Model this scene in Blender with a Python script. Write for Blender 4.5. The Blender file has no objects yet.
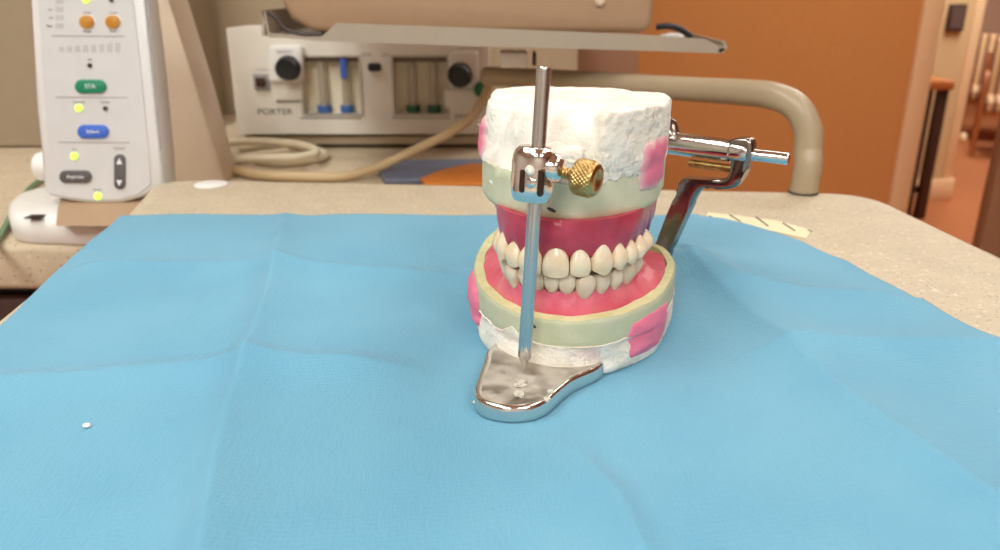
import bpy, bmesh, math, random
from mathutils import Vector, Matrix, noise
random.seed(7)
sc = bpy.context.scene
C = sc.collection
TZ = 0.92                     # height of the worktop above the floor
H = 0.14                      # eye above the worktop
PITCH = math.radians(20.0)
F = 780.0                     # focal length in pixels of a 1000 x 550 frame
R = math.radians

# ------------------------------------------------------------------ camera
cam = bpy.data.cameras.new('camera')
camo = bpy.data.objects.new('camera', cam); C.objects.link(camo)
camo.location = (0, 0, H + TZ); camo.rotation_euler = (R(90) - PITCH, 0, 0)
cam.sensor_width = 36; cam.lens = F / 1000 * 36
cam.clip_start = 0.01; cam.clip_end = 60
cam.dof.use_dof = True; cam.dof.focus_distance = 0.30; cam.dof.aperture_fstop = cam.lens / 2.1
sc.camera = camo
# ------------------------------------------------------------------ light and exposure
sc.view_settings.view_transform = 'Standard'
sc.view_settings.look = 'None'
sc.view_settings.exposure = 0.0
sc.view_settings.gamma = 1.0
sc.view_settings.use_curve_mapping = False
w = bpy.data.worlds.new('world'); sc.world = w; w.use_nodes = True
w.node_tree.nodes['Background'].inputs[0].default_value = (1.0, 0.93, 0.86, 1)
w.node_tree.nodes['Background'].inputs[1].default_value = 0.35
LIGHTS = [  # x, y, size x, size y, watts : ceiling panels, one of them added
    (-0.75, 0.0, 0.6, 1.2, 13), (0.95, 0.3, 0.6, 1.2, 3.5), (-0.6, -1.6, 0.6, 1.2, 34), (0.9, -1.6, 0.6, 1.2, 18), (1.1, 1.75, 1.2, 0.6, 11),  # last panel here is added, unseen, to brighten the orange wall
    (2.3, 3.4, 0.6, 1.2, 50), (3.4, 5.8, 0.6, 1.2, 56)]
CEIL = 2.45
for i, (x, y, sx, sy, p) in enumerate(LIGHTS):
    ld = bpy.data.lights.new('panel_light', 'AREA'); ld.shape = 'RECTANGLE'
    ld.size = sx; ld.size_y = sy; ld.energy = p; ld.color = (0.90, 1.0, 0.995)
    lo = bpy.data.objects.new('panel_light', ld); C.objects.link(lo)
    lo.location = (x, y, CEIL - 0.035)

# ------------------------------------------------------------------ projection helpers (metres, z above the worktop)
def ray(px, py):
    a = (px - 500) / F; b = (275 - py) / F
    return Vector((a, math.cos(PITCH) + b * math.sin(PITCH), -math.sin(PITCH) + b * math.cos(PITCH)))
def gp(px, py, z=0.0):        # where the sight line meets the level z
    d = ray(px, py); t = (z - H) / d.z
    return Vector((d.x * t, d.y * t, z))
def yp(px, py, y):            # where it meets the upright plane at distance y
    d = ray(px, py); t = y / d.y
    return Vector((d.x * t, y, H + d.z * t))

# ------------------------------------------------------------------ materials
def nd(nt, typ, **kw):
    n = nt.nodes.new(typ)
    for k, v in kw.items():
        if k in n.inputs.keys(): n.inputs[k].default_value = v
        else: setattr(n, k, v)
    return n
def lin(c):                   # sRGB 0..255 -> linear
    return tuple(((v / 255) / 12.92 if v / 255 <= 0.04045 else ((v / 255 + 0.055) / 1.055) ** 2.4) for v in c) + (1,)
def mat(name, col, rough=0.5, metal=0.0, bump=0.0, bscale=500.0, var=0.0, vscale=60.0, col2=None, spec=0.5,
        emit=0.0, sss=0.0, coat=0.0, trans=0.0, bdist=0.001, detail=4):
    m = bpy.data.materials.new(name); m.use_nodes = True
    nt = m.node_tree; b = nt.nodes['Principled BSDF']
    c = lin(col)
    b.inputs['Base Color'].default_value = c
    b.inputs['Roughness'].default_value = rough
    b.inputs['Metallic'].default_value = metal
    b.inputs['Specular IOR Level'].default_value = spec
    b.inputs['Coat Weight'].default_value = coat
    b.inputs['Transmission Weight'].default_value = trans
    if sss:
        b.inputs['Subsurface Weight'].default_value = sss
        b.inputs['Subsurface Radius'].default_value = (0.003, 0.0015, 0.001)
        b.inputs['Subsurface Scale'].default_value = 1.0
    if emit:
        b.inputs['Emission Color'].default_value = c
        b.inputs['Emission Strength'].default_value = emit
    tc = nd(nt, 'ShaderNodeTexCoord')
    n = nd(nt, 'ShaderNodeTexNoise', Scale=vscale, Detail=3.0)
    nt.links.new(tc.outputs['Object'], n.inputs['Vector'])
    r = nd(nt, 'ShaderNodeValToRGB')
    c2 = lin(col2) if col2 else tuple(v * (1 - max(var, 0.03)) for v in c[:3]) + (1,)
    r.color_ramp.elements[0].position = 0.35; r.color_ramp.elements[0].color = c2
    r.color_ramp.elements[1].position = 0.62; r.color_ramp.elements[1].color = c
    nt.links.new(n.outputs['Fac'], r.inputs['Fac'])
    nt.links.new(r.outputs['Color'], b.inputs['Base Color'])
    if bump:
        n2 = nd(nt, 'ShaderNodeTexNoise', Scale=bscale, Detail=float(detail))
        nt.links.new(tc.outputs['Object'], n2.inputs['Vector'])
        bp = nd(nt, 'ShaderNodeBump', Strength=bump, Distance=bdist)
        nt.links.new(n2.outputs['Fac'], bp.inputs['Height'])
        nt.links.new(bp.outputs['Normal'], b.inputs['Normal'])
    return m

def mix_into(m, fac_socket, col, rough=None, metal=None):
    """lays a second colour over a material where fac is 1"""
    nt = m.node_tree; b = nt.nodes['Principled BSDF']
    src = b.inputs['Base Color'].links[0].from_socket
    mx = nd(nt, 'ShaderNodeMix', data_type='RGBA')
    nt.links.new(fac_socket, mx.inputs[0]); nt.links.new(src, mx.inputs[6]); mx.inputs[7].default_value = lin(col)
    nt.links.new(mx.outputs[2], b.inputs['Base Color'])
    for key, v in (('Roughness', rough), ('Metallic', metal)):
        if v is None: continue
        q = nd(nt, 'ShaderNodeMix'); q.inputs[2].default_value = b.inputs[key].default_value; q.inputs[3].default_value = v
        nt.links.new(fac_socket, q.inputs[0]); nt.links.new(q.outputs[0], b.inputs[key])
def ramp_noise(m, scale, lo, hi, detail=4.0, typ='ShaderNodeTexNoise'):
    nt = m.node_tree
    tc = nd(nt, 'ShaderNodeTexCoord'); n = nd(nt, typ, Scale=scale)
    if typ == 'ShaderNodeTexNoise': n.inputs['Detail'].default_value = detail
    nt.links.new(tc.outputs['Object'], n.inputs['Vector'])
    mr = nd(nt, 'ShaderNodeMapRange'); mr.inputs[1].default_value = lo; mr.inputs[2].default_value = hi
    nt.links.new(n.outputs['Distance' if typ == 'ShaderNodeTexVoronoi' else 'Fac'], mr.inputs[0])
    return mr.outputs[0]

M = {}
M['chrome'] = mat('chrome', (228, 222, 216), 0.10, 1.0, bump=0.25, bscale=260, bdist=0.0006)
M['chrome_worn'] = mat('worn_chrome', (150, 140, 132), 0.2, 1.0, bump=0.3, bscale=260, bdist=0.0005, col2=(150, 136, 124), vscale=160)
M['slotmetal'] = mat('dark_slot_metal', (84, 70, 60), 0.3, 1.0)
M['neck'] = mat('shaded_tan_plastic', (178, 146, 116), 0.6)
M['bezel'] = mat('grey_bezel', (196, 186, 172), 0.5)
M['residue'] = mat('grey_plaster_residue', (206, 198, 184), 0.9, bump=.6, bscale=900)
M['steel'] = mat('steel', (206, 204, 200), 0.24, 1.0)
M['brass'] = mat('brass', (206, 172, 112), 0.30, 1.0, col2=(166, 130, 76), vscale=300)
M['plaster'] = mat('plaster', (250, 242, 230), 0.9, spec=0.2, bump=0.65, bscale=650, bdist=0.0009, col2=(238, 228, 212), vscale=90)
M['stone'] = mat('green_stone', (214, 209, 180), 0.62, spec=0.35, bump=0.35, bscale=500, bdist=0.0005, col2=(200, 203, 170), vscale=120)
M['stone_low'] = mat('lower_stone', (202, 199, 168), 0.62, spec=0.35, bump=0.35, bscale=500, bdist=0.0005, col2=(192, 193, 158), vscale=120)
M['land'] = mat('pale_land', (226, 220, 172), 0.6, spec=0.35, bump=0.4, bscale=500, bdist=0.0004, col2=(212, 208, 154), vscale=160)  # paler, yellower tone for the flat top band of the cast
M['gum'] = mat('pink_wax_gum', (228, 108, 128), 0.36, sss=0.15, bump=0.55, bscale=230, bdist=0.0008, col2=(218, 86, 108), vscale=110)
M['gum_up'] = mat('red_wax_gum', (198, 70, 90), 0.30, sss=0.15, bump=0.3, bscale=200, bdist=0.0006, col2=(176, 52, 72), vscale=90)
M['wax'] = mat('pink_wax', (240, 124, 152), 0.55, sss=0.1, bump=0.3, bscale=500, bdist=0.0005)
M['tooth'] = mat('tooth_acrylic', (242, 222, 192), 0.24, sss=0.12, col2=(234, 208, 172), vscale=180)
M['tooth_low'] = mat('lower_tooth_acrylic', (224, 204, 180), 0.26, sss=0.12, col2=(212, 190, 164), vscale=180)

M['wax_soft'] = M['wax'].copy(); M['wax_soft'].name = 'smeared_pink_wax'
def wax_edge(m):
    nt = m.node_tree
    at = nd(nt, 'ShaderNodeAttribute', attribute_name='edge')
    tc = nd(nt, 'ShaderNodeTexCoord'); n = nd(nt, 'ShaderNodeTexNoise', Scale=220.0); nt.links.new(tc.outputs['Object'], n.inputs['Vector'])
    a = nd(nt, 'ShaderNodeMath', operation='MULTIPLY_ADD'); nt.links.new(n.outputs['Fac'], a.inputs[0]); a.inputs[1].default_value = .35; nt.links.new(at.outputs['Fac'], a.inputs[2])
    mr = nd(nt, 'ShaderNodeMapRange'); mr.inputs[1].default_value = .86; mr.inputs[2].default_value = 1.30; nt.links.new(a.outputs[0], mr.inputs[0])
    mix_into(m, mr.outputs[0], (240, 222, 210))
wax_edge(M['wax_soft'])

def plaster_detail(m):
    nt = m.node_tree; b = nt.nodes['Principled BSDF']
    tc = nd(nt, 'ShaderNodeTexCoord')
    # trapped-air pits and drag marks, in patches
    wv = nd(nt, 'ShaderNodeTexNoise', Scale=330.0, Detail=5.0, Distortion=1.6)
    nt.links.new(tc.outputs['Object'], wv.inputs['Vector'])
    mr = nd(nt, 'ShaderNodeMapRange'); mr.inputs[1].default_value = 0.40; mr.inputs[2].default_value = 0.47
    nt.links.new(wv.outputs['Fac'], mr.inputs[0])
    big = nd(nt, 'ShaderNodeTexNoise', Scale=55.0, Detail=1.0); nt.links.new(tc.outputs['Object'], big.inputs['Vector'])
    mb = nd(nt, 'ShaderNodeMapRange'); mb.inputs[1].default_value = 0.48; mb.inputs[2].default_value = 0.60
    nt.links.new(big.outputs['Fac'], mb.inputs[0])
    mm = nd(nt, 'ShaderNodeMath', operation='MAXIMUM'); nt.links.new(mr.outputs[0], mm.inputs[0])
    inv = nd(nt, 'ShaderNodeMath', operation='SUBTRACT'); inv.inputs[0].default_value = 1.0
    nt.links.new(mb.outputs[0], inv.inputs[1]); nt.links.new(inv.outputs[0], mm.inputs[1])
    bp2 = nd(nt, 'ShaderNodeBump', Strength=0.6, Distance=0.0010)
    nt.links.new(mm.outputs[0], bp2.inputs['Height'])
    old = b.inputs['Normal'].links[0].from_socket
    nt.links.new(old, bp2.inputs['Normal']); nt.links.new(bp2.outputs['Normal'], b.inputs['Normal'])
plaster_detail(M['plaster'])

# stained plaster of the lower mount (pinkish wax smears in the white)
M['plaster_low'] = M['plaster'].copy(); M['plaster_low'].name = 'smeared_plaster'
mix_into(M['plaster_low'], ramp_noise(M['plaster_low'], 42, 0.56, 0.70, 2.0), (226, 190, 184))
mix_into(M['gum'], ramp_noise(M['gum'], 60, 0.50, 0.75, 3.0), (226, 128, 132))
# bluish purple patch on the cheek side of the upper wax
def colour_patch(m, loc, rad, col):
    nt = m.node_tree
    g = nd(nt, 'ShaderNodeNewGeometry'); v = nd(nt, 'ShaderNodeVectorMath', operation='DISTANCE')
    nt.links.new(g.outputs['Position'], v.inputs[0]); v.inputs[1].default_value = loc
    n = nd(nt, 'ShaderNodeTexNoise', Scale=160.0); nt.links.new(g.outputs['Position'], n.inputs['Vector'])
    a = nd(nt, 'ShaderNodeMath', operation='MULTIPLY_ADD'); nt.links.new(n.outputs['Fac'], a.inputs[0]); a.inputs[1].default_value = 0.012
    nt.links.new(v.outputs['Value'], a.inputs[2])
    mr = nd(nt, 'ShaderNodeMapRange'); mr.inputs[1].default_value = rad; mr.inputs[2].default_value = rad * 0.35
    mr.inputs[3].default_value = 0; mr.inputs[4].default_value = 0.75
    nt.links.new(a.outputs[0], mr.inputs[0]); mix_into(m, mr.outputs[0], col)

def drape_mat():
    m = mat('blue_nonwoven', (112, 168, 193), 0.75, spec=0.25, col2=(104, 162, 189), vscale=14)
    nt = m.node_tree; b = nt.nodes['Principled BSDF']
    b.inputs['Sheen Weight'].default_value = 0.12; b.inputs['Sheen Roughness'].default_value = 0.5
    tc = nd(nt, 'ShaderNodeTexCoord')
    mp = nd(nt, 'ShaderNodeMapping'); mp.inputs['Scale'].default_value = (1.0, 0.28, 1.0); mp.inputs['Rotation'].default_value = (0, 0, R(-8))
    nt.links.new(tc.outputs['Object'], mp.inputs[0])
    n = nd(nt, 'ShaderNodeTexNoise', Scale=900.0, Detail=3.0); nt.links.new(mp.outputs[0], n.inputs['Vector'])
    wv = nd(nt, 'ShaderNodeTexWave', Scale=150.0, Distortion=5.0, Detail=2.0); wv.inputs['Detail Scale'].default_value = 1.5
    mp2 = nd(nt, 'ShaderNodeMapping'); mp2.inputs['Rotation'].default_value = (0, 0, R(78))
    nt.links.new(tc.outputs['Object'], mp2.inputs[0]); nt.links.new(mp2.outputs[0], wv.inputs['Vector'])
    ad = nd(nt, 'ShaderNodeMath', operation='MULTIPLY_ADD'); nt.links.new(wv.outputs['Fac'], ad.inputs[0]); ad.inputs[1].default_value = 0.22
    nt.links.new(n.outputs['Fac'], ad.inputs[2])
    bp = nd(nt, 'ShaderNodeBump', Strength=0.6, Distance=0.0006); nt.links.new(ad.outputs[0], bp.inputs['Height'])
    nt.links.new(bp.outputs['Normal'], b.inputs['Normal'])
    return m
M['drape'] = drape_mat()

def quartz(name, base, dark, light, sc1):
    m = mat(name, base, 0.6, spec=0.2, col2=tuple(int(v * 0.97) for v in base), vscale=40)
    mix_into(m, ramp_noise(m, sc1 * 0.9, 0.60, 0.68, 3.0), light)
    mix_into(m, ramp_noise(m, sc1 * 1.3, 0.36, 0.29, 3.0), tuple(int(v * .84) for v in base))
    mix_into(m, ramp_noise(m, sc1, 0.17, 0.12, typ='ShaderNodeTexVoronoi'), dark)
    return m
M['quartz'] = quartz('speckled_worktop', (202, 186, 160), (142, 112, 86), (218, 204, 182), 330)
M['quartz2'] = quartz('speckled_counter', (204, 184, 156), (120, 98, 76), (214, 198, 174), 200)
M['beige'] = mat('beige_enamel', (206, 188, 162), 0.5)
M['beige_wall'] = mat('beige_laminate', (192, 172, 142), 0.6, bump=0.05, bscale=300)
M['housing'] = mat('tan_housing', (178, 144, 112), 0.55)
M['pillar'] = mat('taupe_plastic', (222, 200, 176), 0.55)
M['taupe'] = mat('taupe_laminate', (166, 148, 124), 0.6)
M['brown'] = mat('brown_laminate', (160, 116, 84), 0.6)
M['panel'] = mat('off_white_panel', (238, 230, 218), 0.45)
M['white'] = mat('white_plastic', (220, 218, 214), 0.38)
M['faceplate'] = mat('panel_overlay', (212, 210, 208), 0.42)
M['white2'] = mat('bright_white_plastic', (240, 236, 230), 0.4)
M['tray'] = mat('grey_tray_enamel', (174, 160, 142), 0.42)
M['tube'] = mat('cream_enamel_tube', (172, 152, 124), 0.35)
M['orange'] = mat('orange_paint', (212, 143, 82), 0.85, spec=0.2, bump=0.1, bscale=120, bdist=0.002)
M['cream'] = mat('cream_paint', (216, 176, 128), 0.7)
M['offwhite'] = mat('off_white_paint', (224, 218, 208), 0.8)
M['trimw'] = mat('cream_trim', (250, 208, 160), 0.5)
M['farwall'] = mat('rose_beige_paint', (204, 164, 138), 0.85)
M['carpet'] = mat('brown_carpet', (176, 106, 66), 0.95, spec=0.1, bump=0.5, bscale=300, bdist=0.004, col2=(162, 92, 56), vscale=200)
M['ceiling'] = mat('ceiling_tile', (236, 230, 220), 0.9, bump=0.2, bscale=200)
M['black'] = mat('black_rubber', (22, 20, 20), 0.45)
M['darkgrey'] = mat('dark_grey_key', (92, 86, 86), 0.5)
M['greyink'] = mat('grey_ink', (162, 154, 150), 0.6)
M['greyink2'] = mat('pale_grey_ink', (196, 190, 186), 0.6)
M['ink'] = mat('dark_ink', (72, 62, 56), 0.6)
M['whiteink'] = mat('white_ink', (236, 240, 240), 0.6)
M['green'] = mat('green_key', (22, 134, 96), 0.45)
M['blue'] = mat('blue_key', (66, 108, 206), 0.45)
M['amber'] = mat('amber_key', (196, 140, 40), 0.45, col2=(190, 120, 30))
M['led'] = mat('lit_green_lamp', (186, 232, 84), 0.3, emit=1.3)
M['led_off'] = mat('unlit_lamp', (70, 58, 52), 0.3)
M['hose_w'] = mat('cream_cord', (222, 206, 176), 0.5)
M['hose_b'] = mat('tan_hose', (208, 180, 136), 0.5)
M['green_tube'] = mat('green_tubing', (112, 146, 106), 0.3)
M['green_knob'] = mat('green_plastic', (20, 112, 66), 0.4)
M['folder'] = mat('slate_blue_card', (112, 116, 136), 0.6)
M['orange_card'] = mat('orange_card', (214, 122, 44), 0.6)
M['paper'] = mat('cream_paper', (236, 220, 182), 0.8)
M['wood'] = mat('honey_wood', (190, 112, 60), 0.4, col2=(168, 92, 44), vscale=30)
M['darkwood'] = mat('dark_wood', (66, 38, 28), 0.45)
M['navy'] = mat('dark_brown_canvas', (96, 70, 62), 0.9)  # plain dark brown of the picture canvas
M['flow_back'] = mat('flowmeter_backing', (246, 232, 204), 0.5)
M['flow_shadow'] = mat('window_top_shade', (116, 96, 78), 0.5)  # tone of the shade painted in under the window tops
M['flow_blue'] = mat('blue_float', (70, 110, 176), 0.4)
M['flow_green'] = mat('dark_green_float', (36, 92, 58), 0.4)
M['clear'] = mat('clear_tube', (236, 224, 204), 0.1, trans=0.6)
M['lamp'] = mat('lit_diffuser', (255, 248, 240), 0.4, emit=3.0)
def stripes(name, a, b_, scale):
    m = mat(name, a, 0.9)
    nt = m.node_tree; tc = nd(nt, 'ShaderNodeTexCoord'); wv = nd(nt, 'ShaderNodeTexWave', Scale=scale, Distortion=0.3)
    nt.links.new(tc.outputs['Object'], wv.inputs['Vector'])
    mr = nd(nt, 'ShaderNodeMapRange'); mr.inputs[1].default_value = .4; mr.inputs[2].default_value = .6
    nt.links.new(wv.outputs['Fac'], mr.inputs[0]); mix_into(m, mr.outputs[0], b_); return m
M['stripe'] = stripes('striped_upholstery', (214, 166, 118), (140, 92, 68), 4.5)

# ------------------------------------------------------------------ object helpers
def empty(name, loc, label=None, cat=None, group=None):
    o = bpy.data.objects.new(name, None); C.objects.link(o)
    o.location = (loc[0], loc[1], loc[2] + TZ); o.empty_display_size = 0.02
    o['org'] = tuple(loc)
    if label: o['label'] = label; o['category'] = cat
    if group: o['group'] = group
    return o
def tag(o, label, cat, group=None, kind=None):
    o['label'] = label; o['category'] = cat
    if group: o['group'] = group
    if kind: o['kind'] = kind
    return o
def root_org(p):
    while p.parent is not None: p = p.parent
    return Vector(tuple(p['org']))
def finish(name, bm, m, parent=None, smooth=40, kind=None, origin=None):
    """links a bmesh built in worktop coordinates as ONE object"""
    if parent is not None: org = root_org(parent)
    else:
        if origin is None:
            vs = [v.co for v in bm.verts]
            org = Vector(((min(v.x for v in vs) + max(v.x for v in vs)) / 2, (min(v.y for v in vs) + max(v.y for v in vs)) / 2, min(v.z for v in vs)))
        else: org = Vector(origin)
    for v in bm.verts: v.co -= org
    bmesh.ops.recalc_face_normals(bm, faces=bm.faces)
    me = bpy.data.meshes.new(name); bm.to_mesh(me); bm.free()
    ms = m if isinstance(m, (list, tuple)) else [m]
    for q in ms: me.materials.append(q)
    if smooth:
        me.polygons.foreach_set('use_smooth', [True] * len(me.polygons))
        me.set_sharp_from_angle(angle=R(smooth))
    o = bpy.data.objects.new(name, me); C.objects.link(o)
    if parent is not None: o.parent = parent
    else:
        o.location = org + Vector((0, 0, TZ)); o['org'] = tuple(org)
    if kind: o['kind'] = kind
    return o
def loft(bm, rings, cap0=True, cap1=True, closed=True, mi=0):
    vs = [[bm.verts.new(p) for p in r] for r in rings]
    n = len(vs[0])
    for a, b in zip(vs, vs[1:]):
        for i in range(n if closed else n - 1):
            j = (i + 1) % n
            f = bm.faces.new((a[i], a[j], b[j], b[i])); f.material_index = mi
    if cap0: bm.faces.new(vs[0][::-1]).material_index = mi
    if cap1: bm.faces.new(vs[-1]).material_index = mi
    return vs
def frame(d):
    d = d.normalized(); u = d.cross(Vector((0, 0, 1)))
    if u.length < 1e-3: u = d.cross(Vector((0, 1, 0)))
    u.normalize(); return u, d.cross(u).normalized()
def tube(bm, pts, r, n=16, caps=True, mi=0):
    pts = [Vector(p) for p in pts]; rings = []
    rr = r if isinstance(r, (list, tuple)) else [r] * len(pts)
    d = (pts[1] - pts[0]).normalized(); u, v = frame(d)
    for i, p in enumerate(pts):
        t = (pts[min(i + 1, len(pts) - 1)] - pts[max(i - 1, 0)])
        if t.length < 1e-9: t = d
        t.normalize()
        u = (u - t * u.dot(t)).normalized(); v = t.cross(u)
        rings.append([p + (u * math.cos(a) + v * math.sin(a)) * rr[i] for a in (2 * math.pi * k / n for k in range(n))])
    loft(bm, rings, caps, caps, mi=mi)
def spline(pts, k=8, closed=False):
    P = [Vector(p) for p in pts]; n = len(P); out = []
    rng = range(n if closed else n - 1)
    for i in rng:
        if closed: a, b, c, d = P[i - 1], P[i], P[(i + 1) % n], P[(i + 2) % n]
        else: a, b, c, d = P[max(i - 1, 0)], P[i], P[i + 1], P[min(i + 2, n - 1)]
        for j in range(k):
            t = j / k
            out.append(0.5 * ((2 * b) + (c - a) * t + (2 * a - 5 * b + 4 * c - d) * t * t + (3 * b - a - 3 * c + d) * t ** 3))
    if not closed: out.append(P[-1])
    return out
def box(bm, lo, hi, bev=0.0, seg=2, mat4=None, mi=0):
    lo, hi = Vector(lo), Vector(hi)
    r = bmesh.ops.create_cube(bm, size=1.0)
    for v in r['verts']:
        v.co = Vector(((lo.x + hi.x) / 2 + v.co.x * (hi.x - lo.x), (lo.y + hi.y) / 2 + v.co.y * (hi.y - lo.y), (lo.z + hi.z) / 2 + v.co.z * (hi.z - lo.z)))
    vs = r['verts']
    fs = {f for v in vs for f in v.link_faces}
    for f in fs: f.material_index = mi
    if bev:
        es = list({e for v in vs for e in v.link_edges})
        q = bmesh.ops.bevel(bm, geom=es, offset=bev, segments=seg, affect='EDGES', profile=0.5)
        vs = list({v for f in q['faces'] for v in f.verts} | {v for v in vs if v.is_valid})
    if mat4:
        for v in vs: v.co = mat4 @ v.co
    return vs
def prism(bm, poly, depth, bev=0.0, seg=2, mi=0):
    """poly: closed list of points in a plane, pushed along the vector depth, edges of both ends rounded"""
    P = [Vector(p) for p in poly]; D = Vector(depth)
    vs = [bm.verts.new(p) for p in P]; f = bm.faces.new(vs); f.material_index = mi
    r = bmesh.ops.extrude_face_region(bm, geom=[f])
    nv = [g for g in r['geom'] if isinstance(g, bmesh.types.BMVert)]
    for v in nv: v.co += D
    allf = set(f2 for v in vs + nv for f2 in v.link_faces)
    for q in allf: q.material_index = mi
    if bev:
        es = [e for e in {e for v in vs for e in v.link_edges if e.other_vert(v) in vs} | {e for v in nv for e in v.link_edges if e.other_vert(v) in nv}]
        bmesh.ops.bevel(bm, geom=es, offset=bev, segments=seg, affect='EDGES', profile=0.5)
def rrect(cx, cy, w_, h_, r, n=6):
    out = []
    for sx, sy, a0 in ((1, 1, 0), (-1, 1, 90), (-1, -1, 180), (1, -1, 270)):
        for k in range(n + 1):
            a = R(a0 + 90 * k / n)
            out.append((cx + sx * (w_ / 2 - r) + r * math.cos(a), cy + sy * (h_ / 2 - r) + r * math.sin(a)))
    return out
def B(): return bmesh.new()
def text(name, s, size, mtx, m, parent, extrude=0.00015, align='CENTER', sx=1.0):
    cu = bpy.data.curves.new('t', 'FONT'); cu.body = s; cu.size = size; cu.extrude = extrude
    cu.align_x = align; cu.align_y = 'CENTER'; cu.resolution_u = 3
    to = bpy.data.objects.new('t', cu); C.objects.link(to)
    bpy.context.view_layer.update()
    me = bpy.data.meshes.new_from_object(to); bpy.data.objects.remove(to); bpy.data.curves.remove(cu)
    bm = B(); bm.from_mesh(me); bpy.data.meshes.remove(me)
    for v in bm.verts: v.co = mtx @ Vector((v.co.x * sx, v.co.y, v.co.z))
    return finish(name, bm, m, parent, smooth=0)
def fbm(p, s, o=3):
    return noise.fractal(Vector(p) * s, 0.9, 2.1, o, noise_basis='PERLIN_ORIGINAL')

# ================================================================== THE ROOM
def slab(name, lo, hi, m, kind='structure'):
    bm = B(); box(bm, lo, hi); return finish(name, bm, m, smooth=0, kind=kind)
FZ = -TZ
slab('floor', (-2.6, -3.0, FZ - 0.05), (6.0, 8.0, FZ), M['carpet'])
slab('ceiling', (-2.6, -3.0, CEIL - TZ), (6.0, 8.0, CEIL - TZ + 0.05), M['ceiling'])
slab('wall_left', (-2.65, -3.0, FZ), (-2.6, 8.0, CEIL - TZ), M['offwhite'])
slab('wall_rear', (-2.6, -3.05, FZ), (6.0, -3.0, CEIL - TZ), M['offwhite'])
slab('wall_right', (6.0, -3.0, FZ), (6.05, 8.0, CEIL - TZ), M['farwall'])
slab('wall_far', (-2.6, 8.0, FZ), (6.0, 8.05, CEIL - TZ), M['farwall'])
# orange wall whose right end is the doorway
WY = 2.6
xr = yp(911, 107, WY).x
slab('wall_back', (-2.6, WY, FZ), (xr - 0.02, WY + 0.12, CEIL - TZ), M['orange'])
bm = B(); box(bm, (xr - 0.02, WY - 0.012, FZ), (xr + 0.045, WY + 0.135, CEIL - TZ), 0.004)
finish('trim_1', bm, M['trimw'], kind='structure')
# cream wall return seen through the doorway, with its skirting
FY = 4.14
fx0 = yp(890, 190, FY).x; fx1 = yp(941, 178, FY).x
slab('wall_passage', (fx0 - 1.2, FY, FZ), (fx1, FY + 0.25, CEIL - TZ), M['cream'])
bm = B(); box(bm, (fx1, FY - 0.01, FZ), (fx1 + 0.05, FY + 0.26, CEIL - TZ), 0.006)
finish('trim_2', bm, M['trimw'], kind='structure')
bm = B(); box(bm, (fx0 - 1.2, FY - 0.024, FZ), (fx1 + 0.064, FY - 0.011, FZ + 0.11), 0.003); box(bm, (fx1 + 0.051, FY - 0.0105, FZ), (fx1 + 0.064, FY + 0.27, FZ + 0.11), 0.003)
finish('baseboard_passage', bm, M['trimw'], kind='structure')
bm = B(); box(bm, (2.5, 7.985, FZ), (6.0, 8.0, FZ + 0.11), 0.003)
finish('baseboard_far', bm, M['white2'], kind='structure')
# ceiling lamps and the added panel before the orange wall
for i, (x, y, sx, sy, p) in enumerate(LIGHTS):
    e = empty('ceiling_light', (x, y, CEIL - TZ - 0.03), ['flush ceiling panel lamp above the left of the worktop', 'flush ceiling panel lamp above the right of the worktop',
        'flush ceiling panel lamp behind the viewer on the left', 'flush ceiling panel lamp behind the viewer on the right', 'added unseen panel lamp that brightens the orange wall', 'flush ceiling panel lamp in the passage', 'flush ceiling panel lamp above the waiting chairs'][i], 'ceiling light', 'recessed ceiling lamps')
    bm = B(); a = sx / 2 + .03; b_ = sy / 2 + .03; z0 = CEIL - TZ - 0.03; z1 = CEIL - TZ
    box(bm, (x - a, y - b_, z0), (x - a + .03, y + b_, z1)); box(bm, (x + a - .03, y - b_, z0), (x + a, y + b_, z1))
    box(bm, (x - a + .03, y - b_, z0), (x + a - .03, y - b_ + .03, z1)); box(bm, (x - a + .03, y + b_ - .03, z0), (x + a - .03, y + b_, z1))
    finish('frame', bm, M['white2'], e, smooth=0)
    bm = B(); box(bm, (x - a + .03, y - b_ + .03, z0 + .012), (x + a - .03, y + b_ - .03, z1)); finish('diffuser', bm, M['lamp'], e, smooth=0)

def smooth01(t): t = max(0, min(1, t)); return t * t * (3 - 2 * t)
# ================================================================== WORKTOP CART
cart = empty('equipment_cart', (0, 0.3, FZ), 'cream speckled worktop of the cart under the blue drape', 'worktop')
def corner(pts, rad, n=8):
    out = []; N = len(pts)
    for i in range(N):
        p = Vector(pts[i][:2]); a = Vector(pts[i - 1][:2]) - p; b_ = Vector(pts[(i + 1) % N][:2]) - p
        r = rad[i]
        if not r: out.append(p); continue
        A = p + a.normalized() * r; Bq = p + b_.normalized() * r
        for k in range(n + 1):
            t = k / n; out.append((1 - t) ** 2 * A + 2 * t * (1 - t) * p + t * t * Bq)
    return out
tl = gp(158, 178.5); tr = gp(868, 193)
top_poly = corner([(-0.222, -0.15), (0.292, -0.15), (0.279, 0.4125), (tr.x, tr.y), (tl.x, tl.y), (-0.249, 0.5), (-0.2255, 0.3)], [0.01, 0.01, 0, 0.035, 0.04, 0, 0])
bm = B(); prism(bm, [(p.x, p.y, -0.03) for p in top_poly], (0, 0, 0.03), 0.004, 3)
finish('worktop', bm, M['quartz'], cart)
bm = B(); box(bm, (-0.19, -0.10, FZ + 0.08), (0.24, 0.42, -0.0302), 0.01); finish('cabinet', bm, M['beige'], cart)
for sx in (-0.15, 0.2):
    for sy in (-0.06, 0.36):
        bm = B(); tube(bm, [(sx - 0.012, sy, FZ + 0.03), (sx + 0.012, sy, FZ + 0.03)], 0.03, 20); tube(bm, [(sx, sy, FZ + 0.03), (sx, sy, FZ + 0.079)], 0.008)
        finish('caster', bm, M['black'], cart)
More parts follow.
